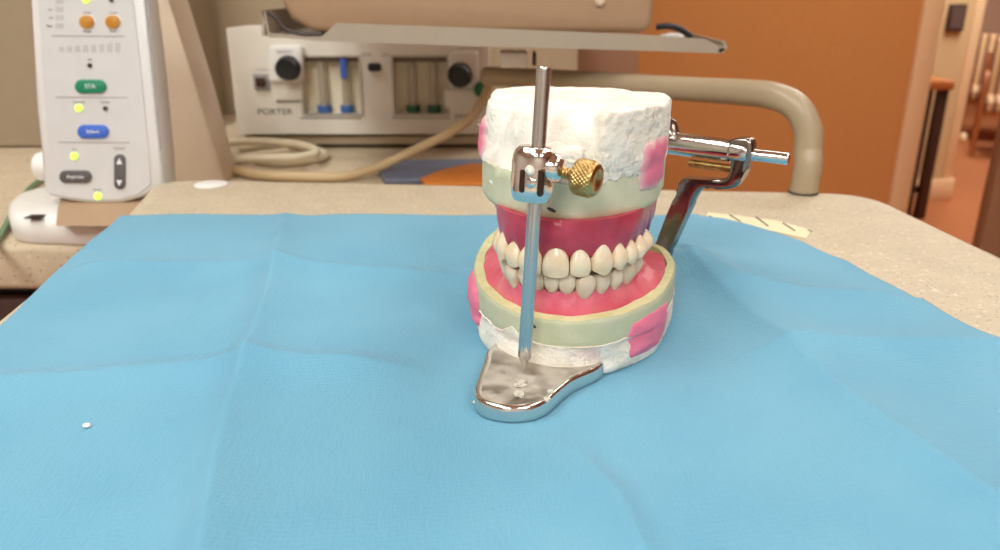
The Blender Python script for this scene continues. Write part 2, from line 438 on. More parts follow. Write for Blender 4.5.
# white adhesive disc on the worktop
p = gp(211, 185); bm = B()
loft(bm, [[(p.x + math.cos(a) * r_, p.y + math.sin(a) * r_, z) for a in (2 * math.pi * k / 40 for k in range(40))] for r_, z in ((.0125, .0002), (.0125, .0008), (.0118, .0012))])
tag(finish('adhesive_disc', bm, M['white2']), 'small round white disc stuck on the worktop, left of centre behind the drape', 'sticker')
# cream paper strip with slanted dark ticks
st = empty('paper_strip', gp(752, 222), 'cream paper strip with slanted dark marks beside the drape edge, right of the articulator', 'paper')
q = [gp(708, 213), gp(775, 221), gp(812, 231), gp(806, 239), gp(760, 229), gp(704, 222)]
bm = B(); prism(bm, [(v.x, v.y, 0.0002) for v in q], (0, 0, 0.0004)); finish('strip', bm, M['paper'], st, smooth=0)
for (x0, y0, x1, y1) in ((709, 216, 714, 218), (730, 215, 741, 222), (756, 217, 768, 226), (783, 223, 795, 231), (808, 230, 812, 231.5)):
    a, b_ = gp(x0, y0, .0007), gp(x1, y1, .0007); n_ = (b_ - a).cross(Vector((0, 0, 1))).normalized() * .0007
    bm = B(); prism(bm, [a + n_, b_ + n_ * .7, b_ - n_ * .7, a - n_], (0, 0, .0002)); finish('mark', bm, M['ink'], st, smooth=0)

# ================================================================== BLUE DRAPE
def interp(tab, t):
    if t <= tab[0][0]: return tab[0][1] + (t - tab[0][0]) * (tab[1][1] - tab[0][1]) / (tab[1][0] - tab[0][0])
    for (a, va), (b_, vb) in zip(tab, tab[1:]):
        if t <= b_:
            f = (t - a) / (b_ - a); return va + f * (vb - va)
    return tab[-1][1]
Lp = sorted((gp(x, y).y, gp(x, y).x) for x, y in ((0, 328), (30, 299), (62, 269), (85, 249.5), (104, 233), (117, 221), (119, 218.2)))
Rp = sorted((gp(x, y).y, gp(x, y).x) for x, y in ((1000, 350), (925, 308), (845, 262), (790, 239), (752, 227), (722, 220), (700, 217.5)))
Lt = [(0.0, -0.205)] + Lp; Rt = [(0.0, 0.242)] + Rp
YB = 0.499
def poly(pts): return [gp(x, y) for x, y in pts]
FOLDS = [  # pixel polyline, height, half width on the left, on the right (mm)
    (poly([(-60, 396), (60, 388), (210, 374), (250, 372), (343, 368), (430, 372)]), 0.0016, 14, 9),
    (poly([(100, 270), (180, 271), (276, 273), (360, 277), (455, 279)]), 0.0014, 13, 8),
    (poly([(286, 216), (276, 273), (262, 325), (247, 372), (229, 424), (216, 480), (206, 550), (190, 640)]), 0.0024, 7, 13),
    (poly([(690, 268), (735, 308), (785, 352), (850, 412), (910, 458), (1000, 520), (1060, 560)]), 0.0020, 10, 22),
    (poly([(690, 366), (735, 358), (785, 352), (880, 352), (1010, 350)]), 0.0012, 8, 14),
    (poly([(558, 425), (585, 465), (618, 510), (640, 560)]), 0.0015, 9, 6),
    (poly([(690, 262), (740, 290), (800, 300), (880, 303)]), 0.0016, 22, 10),
]
def fold(x, y):
    h = 0.0
    for P, ht, wl, wr in FOLDS:
        best = 9; side = 1
        for a, b_ in zip(P, P[1:]):
            dx, dy = b_.x - a.x, b_.y - a.y; L2 = dx * dx + dy * dy
            t = max(0, min(1, ((x - a.x) * dx + (y - a.y) * dy) / L2)) if L2 else 0
            ex, ey = x - a.x - t * dx, y - a.y - t * dy; d = math.hypot(ex, ey)
            if d < best: best = d; side = dx * ey - dy * ex
        s_ = (wl if side < 0 else wr) / 1000
        if best < s_ * 4: h += ht * (math.exp(-best / s_) * 0.75 + 0.25 * math.exp(-(best / s_) ** 2))
    return h
def flat(x, y):               # 0 under the articulator, 1 well away from it
    d = math.hypot((x - .031) / .062, (y - .315) / .078)
    d2 = math.hypot((x - .006) / .030, (y - .262) / .034)
    s1 = max(0, min(1, (d - 1.0) / .6)); s2 = max(0, min(1, (d2 - 1.0) / .6)); s = min(s1, s2)
    return s * s * (3 - 2 * s)
def drape_z(x, y):
    k = flat(x, y) * (1 - .75 * smooth01((y - .43) / .06))
    z = 0.0009 + k * (3.1 * fold(x, y) + 0.0016 * (noise.noise(Vector((x * 14, y * 14, 3))) + .35) + 0.00045 * noise.noise(Vector((x * 45, y * 45, 9)))
        + 0.0004 * max(0, noise.noise(Vector((x * 9, y * 30, 5)))))
    dv = abs(x - interp([(0.1, -.062), (.30, -.107), (.5, -.132)], y) + .012)     # the puckers beside the long fold
    if dv < .02: z += k * 0.0005 * math.sin(x * 2100 + 3 * noise.noise(Vector((x * 60, y * 25, 1)))) * (1 - dv / .02) * (0.5 + noise.noise(Vector((y * 30, 2, 1))))
    return z
NX, NY = 300, 300
bm = B(); V = []
for j in range(NY + 1):
    row = []
    t = j / NY; y0 = 0.02 + (YB - 0.02) * t
    l, r = interp(Lt, y0), interp(Rt, y0)
    for i in range(NX + 1):
        s = i / NX; x = l + (r - l) * s
        y = y0 + (0.0016 * math.sin(x * 55) + 0.0015 * math.exp(-((x + .127) / .012) ** 2) * -2.2) * max(0, (t - .85) / .15)
        x += 0.0012 * noise.noise(Vector((y * 30, s * 3, 1))) * (1 if s in (0, 1) else 0)
        z = drape_z(x, y)
        if x < -0.249: z -= (-(x + .249)) * 0.15
        row.append(bm.verts.new((x, y, max(z, 0.0006))))
    V.append(row)
for j in range(NY):
    for i in range(NX): bm.faces.new((V[j][i], V[j][i + 1], V[j + 1][i + 1], V[j + 1][i]))
dr = finish('surgical_drape', bm, M['drape'], smooth=180, origin=(0, .3, 0))
md = dr.modifiers.new('thick', 'SOLIDIFY'); md.thickness = 0.0003; md.offset = 1
tag(dr, 'light blue disposable drape with fold creases spread over the worktop', 'drape')
p = gp(88, 433)
bm = B(); bmesh.ops.create_icosphere(bm, subdivisions=2, radius=0.0011)
for v in bm.verts: v.co = Vector((v.co.x * 1.3, v.co.y, v.co.z * .6)) * (1 + .3 * noise.noise(v.co * 900)) + Vector((p.x, p.y, drape_z(p.x, p.y) + .0009))
tag(finish('plaster_crumb', bm, M['white2']), 'tiny white plaster crumb lying on the blue drape, lower left', 'crumb')

# ================================================================== ARTICULATOR
DZ = 0.0013                    # top of the drape under it
CX, CY = 0.031, 0.322
art = empty('dental_articulator', (CX, CY, DZ), 'chrome dental articulator holding plaster mounted upper and lower denture set-ups on the blue drape', 'dental articulator')
rim_px = [(675, 261), (674, 275), (663, 292), (642, 304), (612, 313), (580, 317.5), (550, 316), (520, 310), (496, 299), (481, 286), (474, 272), (475, 257), (482, 243), (492, 232)]
ZR = 0.027
rim = [Vector(gp(x, y, ZR)[:2]) for x, y in rim_px] + [Vector((0.004, 0.383)), Vector((.03, .389)), Vector((.055, .378)), Vector(gp(655, 244, ZR)[:2]), Vector(gp(668, 251, ZR)[:2])]
dense = spline([(p.x, p.y, 0) for p in rim], 12, True)
polar = sorted((math.atan2(p.y - CY, p.x - CX), math.hypot(p.x - CX, p.y - CY)) for p in dense)
def RR(th):
    th = (th + math.pi) % (2 * math.pi) - math.pi
    a0, r0 = polar[-1][0] - 2 * math.pi, polar[-1][1]
    for a, r in polar:
        if th <= a: return r0 + (r - r0) * (th - a0) / max(1e-9, a - a0)
        a0, r0 = a, r
    a, r = polar[0]; return r0 + (r - r0) * (th - a0) / (a + 2 * math.pi - a0)
NT = 220
TH = [2 * math.pi * k / NT - math.pi for k in range(NT)]
RT = [RR(t) for t in TH]
def low_r(th, z):              # side of the lower block
    r = RR(th)
    k = 1.0 + 0.006 * math.sin(3 * th)
    amp = 0.0007 if z < 0.0145 else 0.0003
    n = amp * fbm((math.cos(th) * .04, math.sin(th) * .04, z), 90) 
    d = 0
    if z < 0.0145: d = -0.0006 + 0.0012 * noise.noise(Vector((th * 3, z * 120, 4)))
    if z < 0.004: d -= 0.0012 * (1 - z / .004)
    return r * k + n + d
def up_scale(th): return 0.875
def smooth01(t): t = max(0, min(1, t)); return t * t * (3 - 2 * t)
def up_r(th, z):               # side of the upper block, z .061 .. .100
    r = RR(th) * 0.875 - .0017 * math.cos(th) - .0006
    t = (z - 0.0765) / 0.0235
    n = (0.0009 if t > 0 else 0.0003) * fbm((math.cos(th) * .04, math.sin(th) * .04, z + 1), 80)
    d = 0
    if t > 0:
        dg = math.degrees(th)
        left = smooth01((abs(dg) - 120) / 40)          # left flank leans in
        d -= 0.0032 * left * t
        sc_ = smooth01((dg + 168) / 22) * (1 - smooth01((dg + 87) / 3)) if dg < 0 else 0   # scooped front left of the step
        d -= sc_ * (0.0008 + 0.0105 * max(0, t) ** 1.4) + sc_ * 0.0018 * math.exp(-((t - .25) / .25) ** 2)
        rt = smooth01((dg + 86) / 6) * (1 - smooth01((dg + 20) / 25)) if dg < 0 else 0
        d += rt * 0.0012 * smooth01(t * 3)
    else:
        d += 0.0006 * noise.noise(Vector((th * 2, z * 60, 8)))
    return r + d + n
def pt(th, r, z): return Vector((CX + r * math.cos(th), CY + r * math.sin(th), z))
# boundary line between stone and plaster wanders a little
def lo_split(th): return 0.0148 + 0.0011 * noise.noise(Vector((math.cos(th) * 4, math.sin(th) * 4, 2))) + 0.0006 * noise.noise(Vector((math.cos(th) * 14, math.sin(th) * 14, 5))) + .0036 * math.exp(-((math.degrees(th) + 117) / 8) ** 4) * (1 + .5 * noise.noise(Vector((th * 18, 3, 1))))
def up_split(th):
    dg = math.degrees(th)
    return 0.0762 + 0.0012 * noise.noise(Vector((math.cos(th) * 3, math.sin(th) * 3, 12))) + 0.0006 * noise.noise(Vector((math.cos(th) * 16, math.sin(th) * 16, 5))) - 0.002 * math.exp(-((dg + 88) / 12) ** 2)

# lower plaster mount
def low_rings(z0, z1, n, extra=0.0):
    out = []
    for k in range(n + 1):
        f = k / n; ring = []
        for th in TH:
            a = z0(th) if callable(z0) else z0; b_ = z1(th) if callable(z1) else z1
            z = a + (b_ - a) * f
            ring.append(pt(th, low_r(th, z) + extra, z))
        out.append(ring)
    return out
bm = B(); rs = low_rings(DZ + 0.0002, lo_split, 10, 0.0004)
rs.insert(0, [pt(th, low_r(th, 0) - 0.003, DZ) for th in TH])
rs.append([pt(th, low_r(th, .012) - 0.002, lo_split(th) + 0.0005) for th in TH])
loft(bm, rs); pl = finish('lower_plaster_mount', bm, M['plaster_low'], art, smooth=70); pl['label'] = 'rough white plaster holding the lower cast on the frame'
# lower stone cast with its paler land
zt = [0.0262 + 0.0011 * math.sin(th + .6) + 0.0003 * noise.noise(Vector((math.cos(th) * 9, math.sin(th) * 9, 1))) for th in TH]
bm = B()
rs = low_rings(lambda th: lo_split(th) - 0.0006, 0.0235, 6)
rs.append([pt(th, low_r(th, .025) - .0001, zt[i] - .0008) for i, th in enumerate(TH)])
rs.append([pt(th, low_r(th, .025) - .0006, zt[i]) for i, th in enumerate(TH)])
loft(bm, rs, True, False)
def land_w(th): return 0.0058 + 0.0008 * noise.noise(Vector((math.cos(th) * 5, math.sin(th) * 5, 7))) - 0.0017 * smooth01((math.cos(th) - .55) / .35) - .0012 * smooth01((-math.cos(th) - .7) / .25)
low_in = [pt(th, low_r(th, .025) - land_w(th), zt[i] + .0001) for i, th in enumerate(TH)]
rs = [[pt(th, low_r(th, .025) - .00065, zt[i] + .00005) for i, th in enumerate(TH)], low_in, [pt(th, low_r(th, .025) - land_w(th) - .001, zt[i] - .002) for i, th in enumerate(TH)]]
loft(bm, rs, False, True, mi=1)
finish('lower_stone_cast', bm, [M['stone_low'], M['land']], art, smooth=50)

# arch of the teeth
PSI = R(24)
FR = Vector((0.0164, 0.2745)); BK = Vector((math.sin(PSI), math.cos(PSI))); LA = Vector((math.cos(PSI), -math.sin(PSI)))
AA, AB, AV = 0.0262, 0.030, 0.052
def arch_pts(off, n=60):
    out = []
    for k in range(n + 1):         # right side first (u>0) going from back to front to back
        s = -1 + 2 * k / n
        out.append(arch_at(s, off))
    return out
_tab = []
def _build():
    pts = []
    N = 400
    pts.append((-AA, AV))
    for k in range(N + 1):
        ph = -math.pi / 2 + math.pi * k / N; pts.append((AA * math.sin(ph), AB * (1 - math.cos(ph))))
    pts.append((AA, AV))
    L = [0]
    for a, b_ in zip(pts, pts[1:]): L.append(L[-1] + math.hypot(b_[0] - a[0], b_[1] - a[1]))
    return pts, L
APTS, AL = _build(); HALF = AL[-1] / 2
def arch_len(s):                  # s metres from the midline, + to the right
    L = s + HALF
    L = max(0, min(AL[-1] - 1e-9, L))
    import bisect
    i = max(0, bisect.bisect_right(AL, L) - 1); f = (L - AL[i]) / max(1e-12, AL[i + 1] - AL[i])
    a, b_ = APTS[i], APTS[i + 1]
    u, v = a[0] + (b_[0] - a[0]) * f, a[1] + (b_[1] - a[1]) * f
    tx, ty = b_[0] - a[0], b_[1] - a[1]; l = math.hypot(tx, ty); tx /= l; ty /= l
    return u, v, tx, ty            # tangent; outward normal = (ty, -tx)
def to_w(u, v, z): p = FR + LA * u + BK * v; return Vector((p.x, p.y, z))
def arch_at(s, off):
    u, v, tx, ty = arch_len(s * HALF)
    return u + ty * off, v - tx * off
NA = 120
def arch_ring(off, z, wob=0.0):
    P = [arch_at(-1 + 2 * k / NA, off) for k in range(NA + 1)]
    b0, b1 = P[-1], P[0]
    P += [(b0[0] + (b1[0] - b0[0]) * k / 16, b0[1] + (b1[1] - b0[1]) * k / 16) for k in range(1, 16)]
    out = []
    for i, (u, v) in enumerate(P):
        zz = z(i) if callable(z) else z
        out.append(to_w(u, v, zz))
    return out
UPW = [9.5, 7.6, 8.4, 7.2, 7.0, 9.8, 9.0]; LOW = [5.8, 6.4, 7.6, 7.2, 7.2, 10.2, 9.4]
ZI = 0.0405
def scallop(i, W_):                # 0 over a crown's middle, 1 between two crowns
    if i > NA: return 0.0
    s = abs((-1 + 2 * i / NA) * HALF) * 1000; a = 0.0
    for q in W_:
        if s <= a + q: return abs((s - a) / q * 2 - 1) ** 1.8
        a += q
    return 0.0
# lower denture base
def lower_gum():
    bm = B(); A_ = arch_ring(-0.0002, lambda i: 0.0312 + .0018 * scallop(i, LOW)); rings = []
    base = []
    for p in A_:
        th = math.atan2(p.y - CY, p.x - CX)
        i = int(((th + math.pi) / (2 * math.pi)) * NT) % NT
        q = pt(th, RR(th) * (1.0 + 0.006 * math.sin(3 * th)) - land_w(th) - .0002, zt[i] - .0003); base.append(q)
    for k in range(15):
        f = k / 14; ring = []
        for i, (a, b_) in enumerate(zip(base, A_)):
            x = a.x + (b_.x - a.x) * f; y = a.y + (b_.y - a.y) * f
            h = a.z + (b_.z - a.z) * f
            bul = 0.0013 * math.sin(math.pi * min(1, f * 1.15)) * (1 if i < NA else .3)
            h += bul * (1 - .3 * f) + 0.0007 * noise.noise(Vector((x * 160, y * 160, 3))) * math.sin(math.pi * f) + (0.0016 * f ** 4)
            ring.append(Vector((x, y, h)))
        rings.append(ring)
    rings.append(arch_ring(-0.003, 0.0325)); rings.append(arch_ring(-0.008, 0.032)); rings.append(arch_ring(-0.011, 0.029)); rings.append(arch_ring(-0.013, 0.027))
    loft(bm, rings, False, True)
    return finish('lower_denture_base', bm, M['gum'], art, smooth=80)
lg = lower_gum(); lg['label'] = 'pink wax gum of the lower set-up'
# upper denture base
def upper_gum():
    bm = B(); rings = []
    prof = [(0.0030, .0625), (0.0031, .0600), (0.0031, .0575), (0.0029, .0550), (0.0025, .0530), (0.0020, .0514), (0.0012, .0502), (-0.0004, .0494), (-.007, .049), (-.010, .053)]
    for j, (o, z) in enumerate(prof):
        ring = arch_ring(o, (lambda i: z + (.0008 - .0042 * scallop(i, UPW)) * (j / 7)) if j < 8 else z)
        if 0 < j < 7:
            for p in ring:
                d = 0.0007 * noise.noise(Vector((p.x * 130, p.y * 130, p.z * 130)))
                c = Vector((p.x - CX, p.y - CY, 0)).normalized(); p += c * d
        rings.append(ring)
    loft(bm, rings)
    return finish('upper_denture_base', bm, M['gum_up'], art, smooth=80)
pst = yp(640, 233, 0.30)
colour_patch(M['gum_up'], (pst.x + .002, pst.y, pst.z + TZ), 0.027, (108, 58, 104))
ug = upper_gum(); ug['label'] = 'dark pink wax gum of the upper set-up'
def tooth(name, s, w_, z_edge, z_neck, off, typ, m, parent, lean=0.0):
    """one crown, neck at z_neck and biting edge at z_edge, s along the arch"""
    u, v, tx, ty = arch_len(s)
    T = (LA * tx + BK * ty).to_3d(); O = (LA * ty - BK * tx).to_3d()
    base = to_w(u, v, 0) + O * off
    W = w_ / 2 * 1.03; bm = B(); rings = []
    K, NN = 15, 28
    dep = {'i': .0026, 'c': .0032, 'p': .0042, 'm': .0050}[typ]
    for k in range(K + 1):
        t = k / K
        a = W * (0.42 + 0.60 * math.sin(min(1, (t + .02) * 1.5) * math.pi / 2) ** 0.8)
        if t > .8: a *= 1 - .10 * ((t - .8) / .2) ** 2
        if typ == 'i': b_ = dep * (1.0 - 0.62 * t); o = -0.0027 + 0.0036 * math.sin(min(1, t * 1.1 + .02) * math.pi * .62)
        elif typ == 'c': b_ = dep * (1.0 - 0.50 * t); o = -0.0029 + 0.0040 * math.sin(min(1, t * 1.1 + .02) * math.pi * .62)
        else: b_ = dep * (0.8 + .2 * math.sin(t * math.pi)); o = -0.0012 - dep * .35 + 0.0020 * math.sin(t * math.pi * .75)
        ring = []
        for q in range(NN):
            an = 2 * math.pi * q / NN; ca, sa = math.cos(an), math.sin(an)
            e = 0.62 if typ in 'ic' else 0.72
            X = math.copysign(abs(ca) ** e, ca); Y = math.copysign(abs(sa) ** e, sa)
            z = z_neck + (z_edge - z_neck) * t
            fe = t ** 4
            sg = 1 if z_edge > z_neck else -1
            if typ == 'c': z -= sg * fe * 0.0020 * abs(X - .1) ** 1.1
            if typ == 'i': z -= sg * fe * 0.0007 * abs(X) ** 3
            if typ in 'pm': z -= sg * fe * (0.0018 * abs(X) ** 1.4 if typ == 'p' else 0.0009 * (0.5 + 0.5 * math.cos(X * math.pi * 2)) * .9 + .0005 * abs(X) ** 4)
            p = base + T * (X * a) + O * (o + Y * b_ - 0.0003 * X * X); p.z = z + lean * 0
            ring.append(p)
        rings.append(ring)
    last = rings[-1]; c = sum(last, Vector()) / len(last)
    sg = 1 if z_edge > z_neck else -1
    rings.append([c + (p - c) * .78 + Vector((0, 0, sg * (.0004 if typ in 'ic' else -.0001))) for p in last])
    if typ in 'pm': rings.append([c + (p - c) * .4 + Vector((0, 0, -sg * .0009)) for p in last])
    else: rings.append([c + (p - c) * .3 + Vector((0, 0, sg * .0005)) for p in last])
    loft(bm, rings)
    return finish(name, bm, m, parent, smooth=60)
TY = ['i', 'i', 'c', 'p', 'p', 'm', 'm']
for sd in (-1, 1):
    s = 0
    for k, wmm in enumerate(UPW):
        wm = wmm / 1000; ze = ZI + [0, .0006, .0001, .0006, .0008, .0010, .0012][k]
        zn = [.0520, .0512, .0530, .0516, .0512, .0506, .0504][k]
        tooth('upper_tooth', sd * (s + wm / 2), wm, ze, zn, 0.0012, TY[k], M['tooth'], ug); s += wm
    s = 0
    for k, wmm in enumerate(LOW):
        wm = wmm / 1000; ze = ZI + [.0008, .0008, .0008, .0010, .0010, .0012, .0014][k]
        zn = [.0320, .0316, .0304, .0308, .0308, .0310, .0312][k]
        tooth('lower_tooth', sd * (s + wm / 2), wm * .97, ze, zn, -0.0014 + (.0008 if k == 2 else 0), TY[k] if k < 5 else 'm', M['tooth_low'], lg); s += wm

# upper stone cast
bm = B(); rs = []
for z, e in ((.0606, -.003), (.0612, -.0008), (.0625, .0)):
    rs.append([pt(th, up_r(th, z) + e, z + 0.0009 * noise.noise(Vector((math.cos(th) * 4, math.sin(th) * 4, 31)))) for th in TH])
for k in range(1, 8):
    rs.append([pt(th, up_r(th, .0625 + (up_split(th) - .0625) * k / 7), .0625 + (up_split(th) + .0004 - .0625) * k / 7) for th in TH])
loft(bm, rs); finish('upper_stone_cast', bm, M['stone'], art, smooth=50)
# upper plaster mount
def top_z(x, y, th, f):        # height of the top face
    z = 0.0995 - (y - .32) * 0.035
    z += 0.0007 * fbm((x, y, 4), 60)
    dg = math.degrees(th)
    sc_ = smooth01((dg + 165) / 25) * (1 - smooth01((dg + 88) / 8)) if dg < 0 else 0
    z -= sc_ * 0.0026 * smooth01((f - .55) / .45)
    z -= 0.0018 * smooth01((abs(dg) - 130) / 30) * smooth01((f - .6) / .4)
    return z
bm = B(); rs = []
rs.append([pt(th, up_r(th, .077) - .002, up_split(th) - .0003) for th in TH])
KZ = 22
for k in range(KZ + 1):
    f = k / KZ; ring = []
    for th in TH:
        z0 = up_split(th); r1 = up_r(th, .0995); e = pt(th, r1, 0); z1 = top_z(e.x, e.y, th, 1.0)
        z = z0 + (z1 - .0006 - z0) * f; rr = up_r(th, max(z, .0767)) + .0004
        # pits and drag marks of the poured front right
        dg = math.degrees(th)
        rgh = smooth01((dg + 88) / 6) * (1 - smooth01((dg - 10) / 20)) if -100 < dg < 60 else .10
        nn = noise.noise(Vector((math.cos(th) * 24, math.sin(th) * 24, z * 600))) + .6 * noise.noise(Vector((math.cos(th) * 60, math.sin(th) * 60, z * 1500)))
        rr += rgh * 0.0013 * min(0, nn + .1) * 1.5
        ring.append(pt(th, rr, z))
    rs.append(ring)
for f, dz in ((.988, -.0001), (.97, .0), (.9, 0), (.8, 0), (.65, 0), (.5, 0), (.33, 0), (.15, 0)):
    ring = []
    for th in TH:
        r = up_r(th, .0985) * f; p = pt(th, r, 0); p.z = top_z(p.x, p.y, th, f) + dz; ring.append(p)
    rs.append(ring)
loft(bm, rs)
o = finish('upper_plaster_mount', bm, M['plaster'], art, smooth=70); o['label'] = 'pitted white plaster block on top'

# wax patches sealed over the casts
def wax(name, fn, th0, th1, z0, z1, thick, seed, ccol=None):
    bm = B(); N_, K_ = 26, 26; g = []; ly = bm.verts.layers.float.new('edge')
    for i in range(N_ + 1):
        row = []
        for j in range(K_ + 1):
            a = -1 + 2 * i / N_; b_ = -1 + 2 * j / K_
            A2 = a * math.sqrt(1 - b_ * b_ / 4.0); B2 = b_ * math.sqrt(1 - a * a / 4.0)
            th = (th0 + th1) / 2 + (th1 - th0) / 2 * A2 * (1 + .12 * noise.noise(Vector((b_ * 2, seed, 1))))
            z = (z0 + z1) / 2 + (z1 - z0) / 2 * B2 * (1 + .15 * noise.noise(Vector((a * 2, seed, 5))))
            e = max(abs(a), abs(b_)); h = thick * (1 - e ** 3) - .0005 * e ** 6 + .00025 * noise.noise(Vector((a * 3, b_ * 3, seed)))
            r = fn(th, z) + .0006 + h
            row.append(bm.verts.new(pt(th, r, z)))
        g.append(row)
    for i in range(N_ + 1):
        for j in range(K_ + 1): g[i][j][ly] = max(abs(-1 + 2 * i / N_), abs(-1 + 2 * j / K_))
    for i in range(N_):
        for j in range(K_): bm.faces.new((g[i][j], g[i + 1][j], g[i + 1][j + 1], g[i][j + 1]))
    o = finish(name, bm, M['wax_soft'] if seed in (1, 4) else M['wax'], art, smooth=180)
    s_ = o.modifiers.new('t', 'SOLIDIFY'); s_.thickness = 0.0008; s_.offset = -1
    return o
def th_of(px, py, z):
    """angle of the block side whose surface projects at px (right half)"""
    return None
wax('wax_patch', up_r, R(-62), R(-24), .0685, .0885, .0012, 1)
wax('wax_patch', low_r, R(-70), R(-30), .0040, .0212, .0007, 2)
wax('wax_patch', low_r, R(168), R(208), .005, .0245, .0024, 3)
wax('wax_patch', up_r, R(160), R(196), .0745, .0925, .0020, 4)

# small dark chips in the casts
def hit(px, py, fn, z0, z1):
    d = ray(px, py); o = Vector((0, 0, H)); t = .2
    while t < .6:
        p = o + d * t
        if z0 < p.z < z1 and math.hypot(p.x - CX, p.y - CY) < fn(math.atan2(p.y - CY, p.x - CX), p.z): return p
        t += .0002
    return o + d * .3
for (x, y, fn, z0, z1) in ((552, 210, up_r, .0612, .1), (533.5, 326, low_r, .002, .0262), (492, 183, up_r, .0612, .1)):
    p = hit(x, y, fn, z0, z1); q_ = (Vector((p.x, p.y, 0)) - Vector((CX, CY, 0))).normalized(); bm = B(); bmesh.ops.create_icosphere(bm, subdivisions=3, radius=1.0)
    sd_ = Vector((-q_.y, q_.x, 0))
    for v in bm.verts: c = v.co.copy(); v.co = p + sd_ * c.x * .0019 + Vector((0, 0, 1)) * (c.z * .00075 - c.x * .0006) + q_ * c.y * .0003
    finish('chip', bm, M['ink'] if x != 492 else M['plaster_low'], art)

# chrome base frame with its rounded foot
ZF = 0.0075
foot = [(489, 346), (483, 360), (477, 376), (473.5, 388), (476, 397), (486, 403), (502, 406.5), (518, 407), (536, 404.5), (550, 398), (560, 389), (574, 378), (589, 371), (601, 365), (608, 354), (604, 338), (560, 322), (520, 325)]
fp = spline([gp(x, y, ZF) for x, y in foot], 6, True)
def inset(P, d):
    out = []; n = len(P)
    for i in range(n):
        t = (P[(i + 1) % n] - P[i - 1]); t.z = 0; t.normalize(); nrm = Vector((-t.y, t.x, 0))
        out.append(P[i] + nrm * d)
    return out
cen = sum(fp, Vector()) / len(fp)
sgn = 1 if (inset(fp, .001)[20] - cen).length < (fp[20] - cen).length else -1
bm = B(); rs = []
for d, z in ((.0006, DZ), (.0001, DZ + .0006), (0, DZ + .003), (.0002, ZF - .0012), (.0007, ZF - .0004), (.0014, ZF), (.0021, ZF - .0001), (.0028, ZF - .0007)):
    rs.append([Vector((p.x, p.y, z)) for p in inset(fp, d * sgn)])
loft(bm, rs, True, False)
loft(bm, [[Vector((p.x, p.y, ZF - .0007)) for p in inset(fp, .0028 * sgn)], [Vector((p.x, p.y, ZF - .0009)) for p in inset(fp, .0036 * sgn)]], False, True, mi=1)
M['foot_top'] = mat('plaster_smeared_metal', (190, 183, 175), 0.32, 1.0, bump=.3, bscale=300, bdist=.0005, col2=(166, 156, 146), vscale=120)
mix_into(M['foot_top'], ramp_noise(M['foot_top'], 90, .42, .60, 6.0), (186, 176, 162), rough=.85, metal=0.0)
bf = finish('base_frame', bm, [M['chrome'], M['foot_top']], art, smooth=50); bf['label'] = 'chrome base foot with plaster residue on its pad'
# plaster crumbs stuck on the foot
for (x, y, s_) in ((521, 384, .0022), (519, 394, .0016), (475, 402, .0008), (481, 404, .0007), (547, 399, .0011), (522, 409, .0007), (503, 412, .0007), (551, 392, .0012)):
    p = gp(x, y, ZF - .0002 if y < 400 else .004); bm = B(); bmesh.ops.create_icosphere(bm, subdivisions=3, radius=s_)
    for v in bm.verts: v.co = Vector((v.co.x, v.co.y, v.co.z * .5)) * (1 + .9 * noise.noise(v.co * 900 + p * 50)) + p
    finish('plaster_residue', bm, M['residue'], bf)

# incisal guide pin
tip = gp(523.5, 373, ZF - .0004); py_ = tip.y
topp = yp(544, 66.5, py_ + 0.004)
ax = (topp - tip).normalized(); LEN = (topp - tip).length
u_, v_ = frame(ax)
def pin_pt(h, a, r): return tip + ax * h + (u_ * math.cos(a) + v_ * math.sin(a)) * r
PR = 0.0025
prof = [(0, .0002), (.0016, .00045), (.0044, .0013), (.0058, .0019), (.0066, PR)] + [(.0066 + (LEN - .0076) * k / 20, PR) for k in range(1, 21)] + [(LEN - .0004, PR * .97), (LEN, PR * .86)]
NP = 48; rs = []
for h, r in prof:
    ring = []
    for k in range(NP):
        a = 2 * math.pi * k / NP
        rr = r
        if h > .006 and h < LEN - .0005:               # shallow flutes along the rod
            da = (a - R(250) + math.pi) % (2 * math.pi) - math.pi
            rr *= 1 - .12 * math.exp(-(da / .20) ** 2)
            db = (a - R(300) + math.pi) % (2 * math.pi) - math.pi
            rr *= 1 - .10 * math.exp(-(db / .14) ** 2)
        ring.append(pin_pt(h, a, rr))
    rs.append(ring)
bm = B(); loft(bm, rs); finish('incisal_pin', bm, M['steel'], art, smooth=45)
# clamp collar
def hpin(py):                   # distance along the pin that shows at image row py
    lo_, hi_ = 0, LEN
    for _ in range(40):
        mid = (lo_ + hi_) / 2; p = tip + ax * mid
        d = p - Vector((0, 0, H)); zc = d.y * math.cos(PITCH) - d.z * math.sin(PITCH); yc = d.y * math.sin(PITCH) + d.z * math.cos(PITCH)
        if 275 - F * yc / zc > py: lo_ = mid
        else: hi_ = mid
    return lo_
h0, h1 = hpin(200), hpin(147)
SD = Vector((math.cos(R(20)), -math.sin(R(20)), 0)); SD = (SD - ax * SD.dot(ax)).normalized(); FD = ax.cross(SD).normalized()
if FD.y > 0: FD = -FD
mc = Matrix((SD, FD, ax)).transposed().to_4x4(); mid = tip + ax * ((h0 + h1) / 2); mc.translation = mid
hh = (h1 - h0) / 2
bm = B(); rs = []
for k in range(-8, 9):            # rounded body, slightly waisted, hollow for the pin
    t = k / 8; z = hh * t; e = 1 - .16 * abs(t) ** 5 - .10 * (t > 0) * t ** 6
    rs.append([mc @ Vector((x, y, z)) for x, y in rrect(-.0012, 0.0, .0150 * e, .0130 * e, .0060 * e, 8)])
loft(bm, rs)
clamp = finish('pin_clamp', bm, M['chrome'], art, smooth=50); clamp['label'] = 'chrome clamp block on the pin'
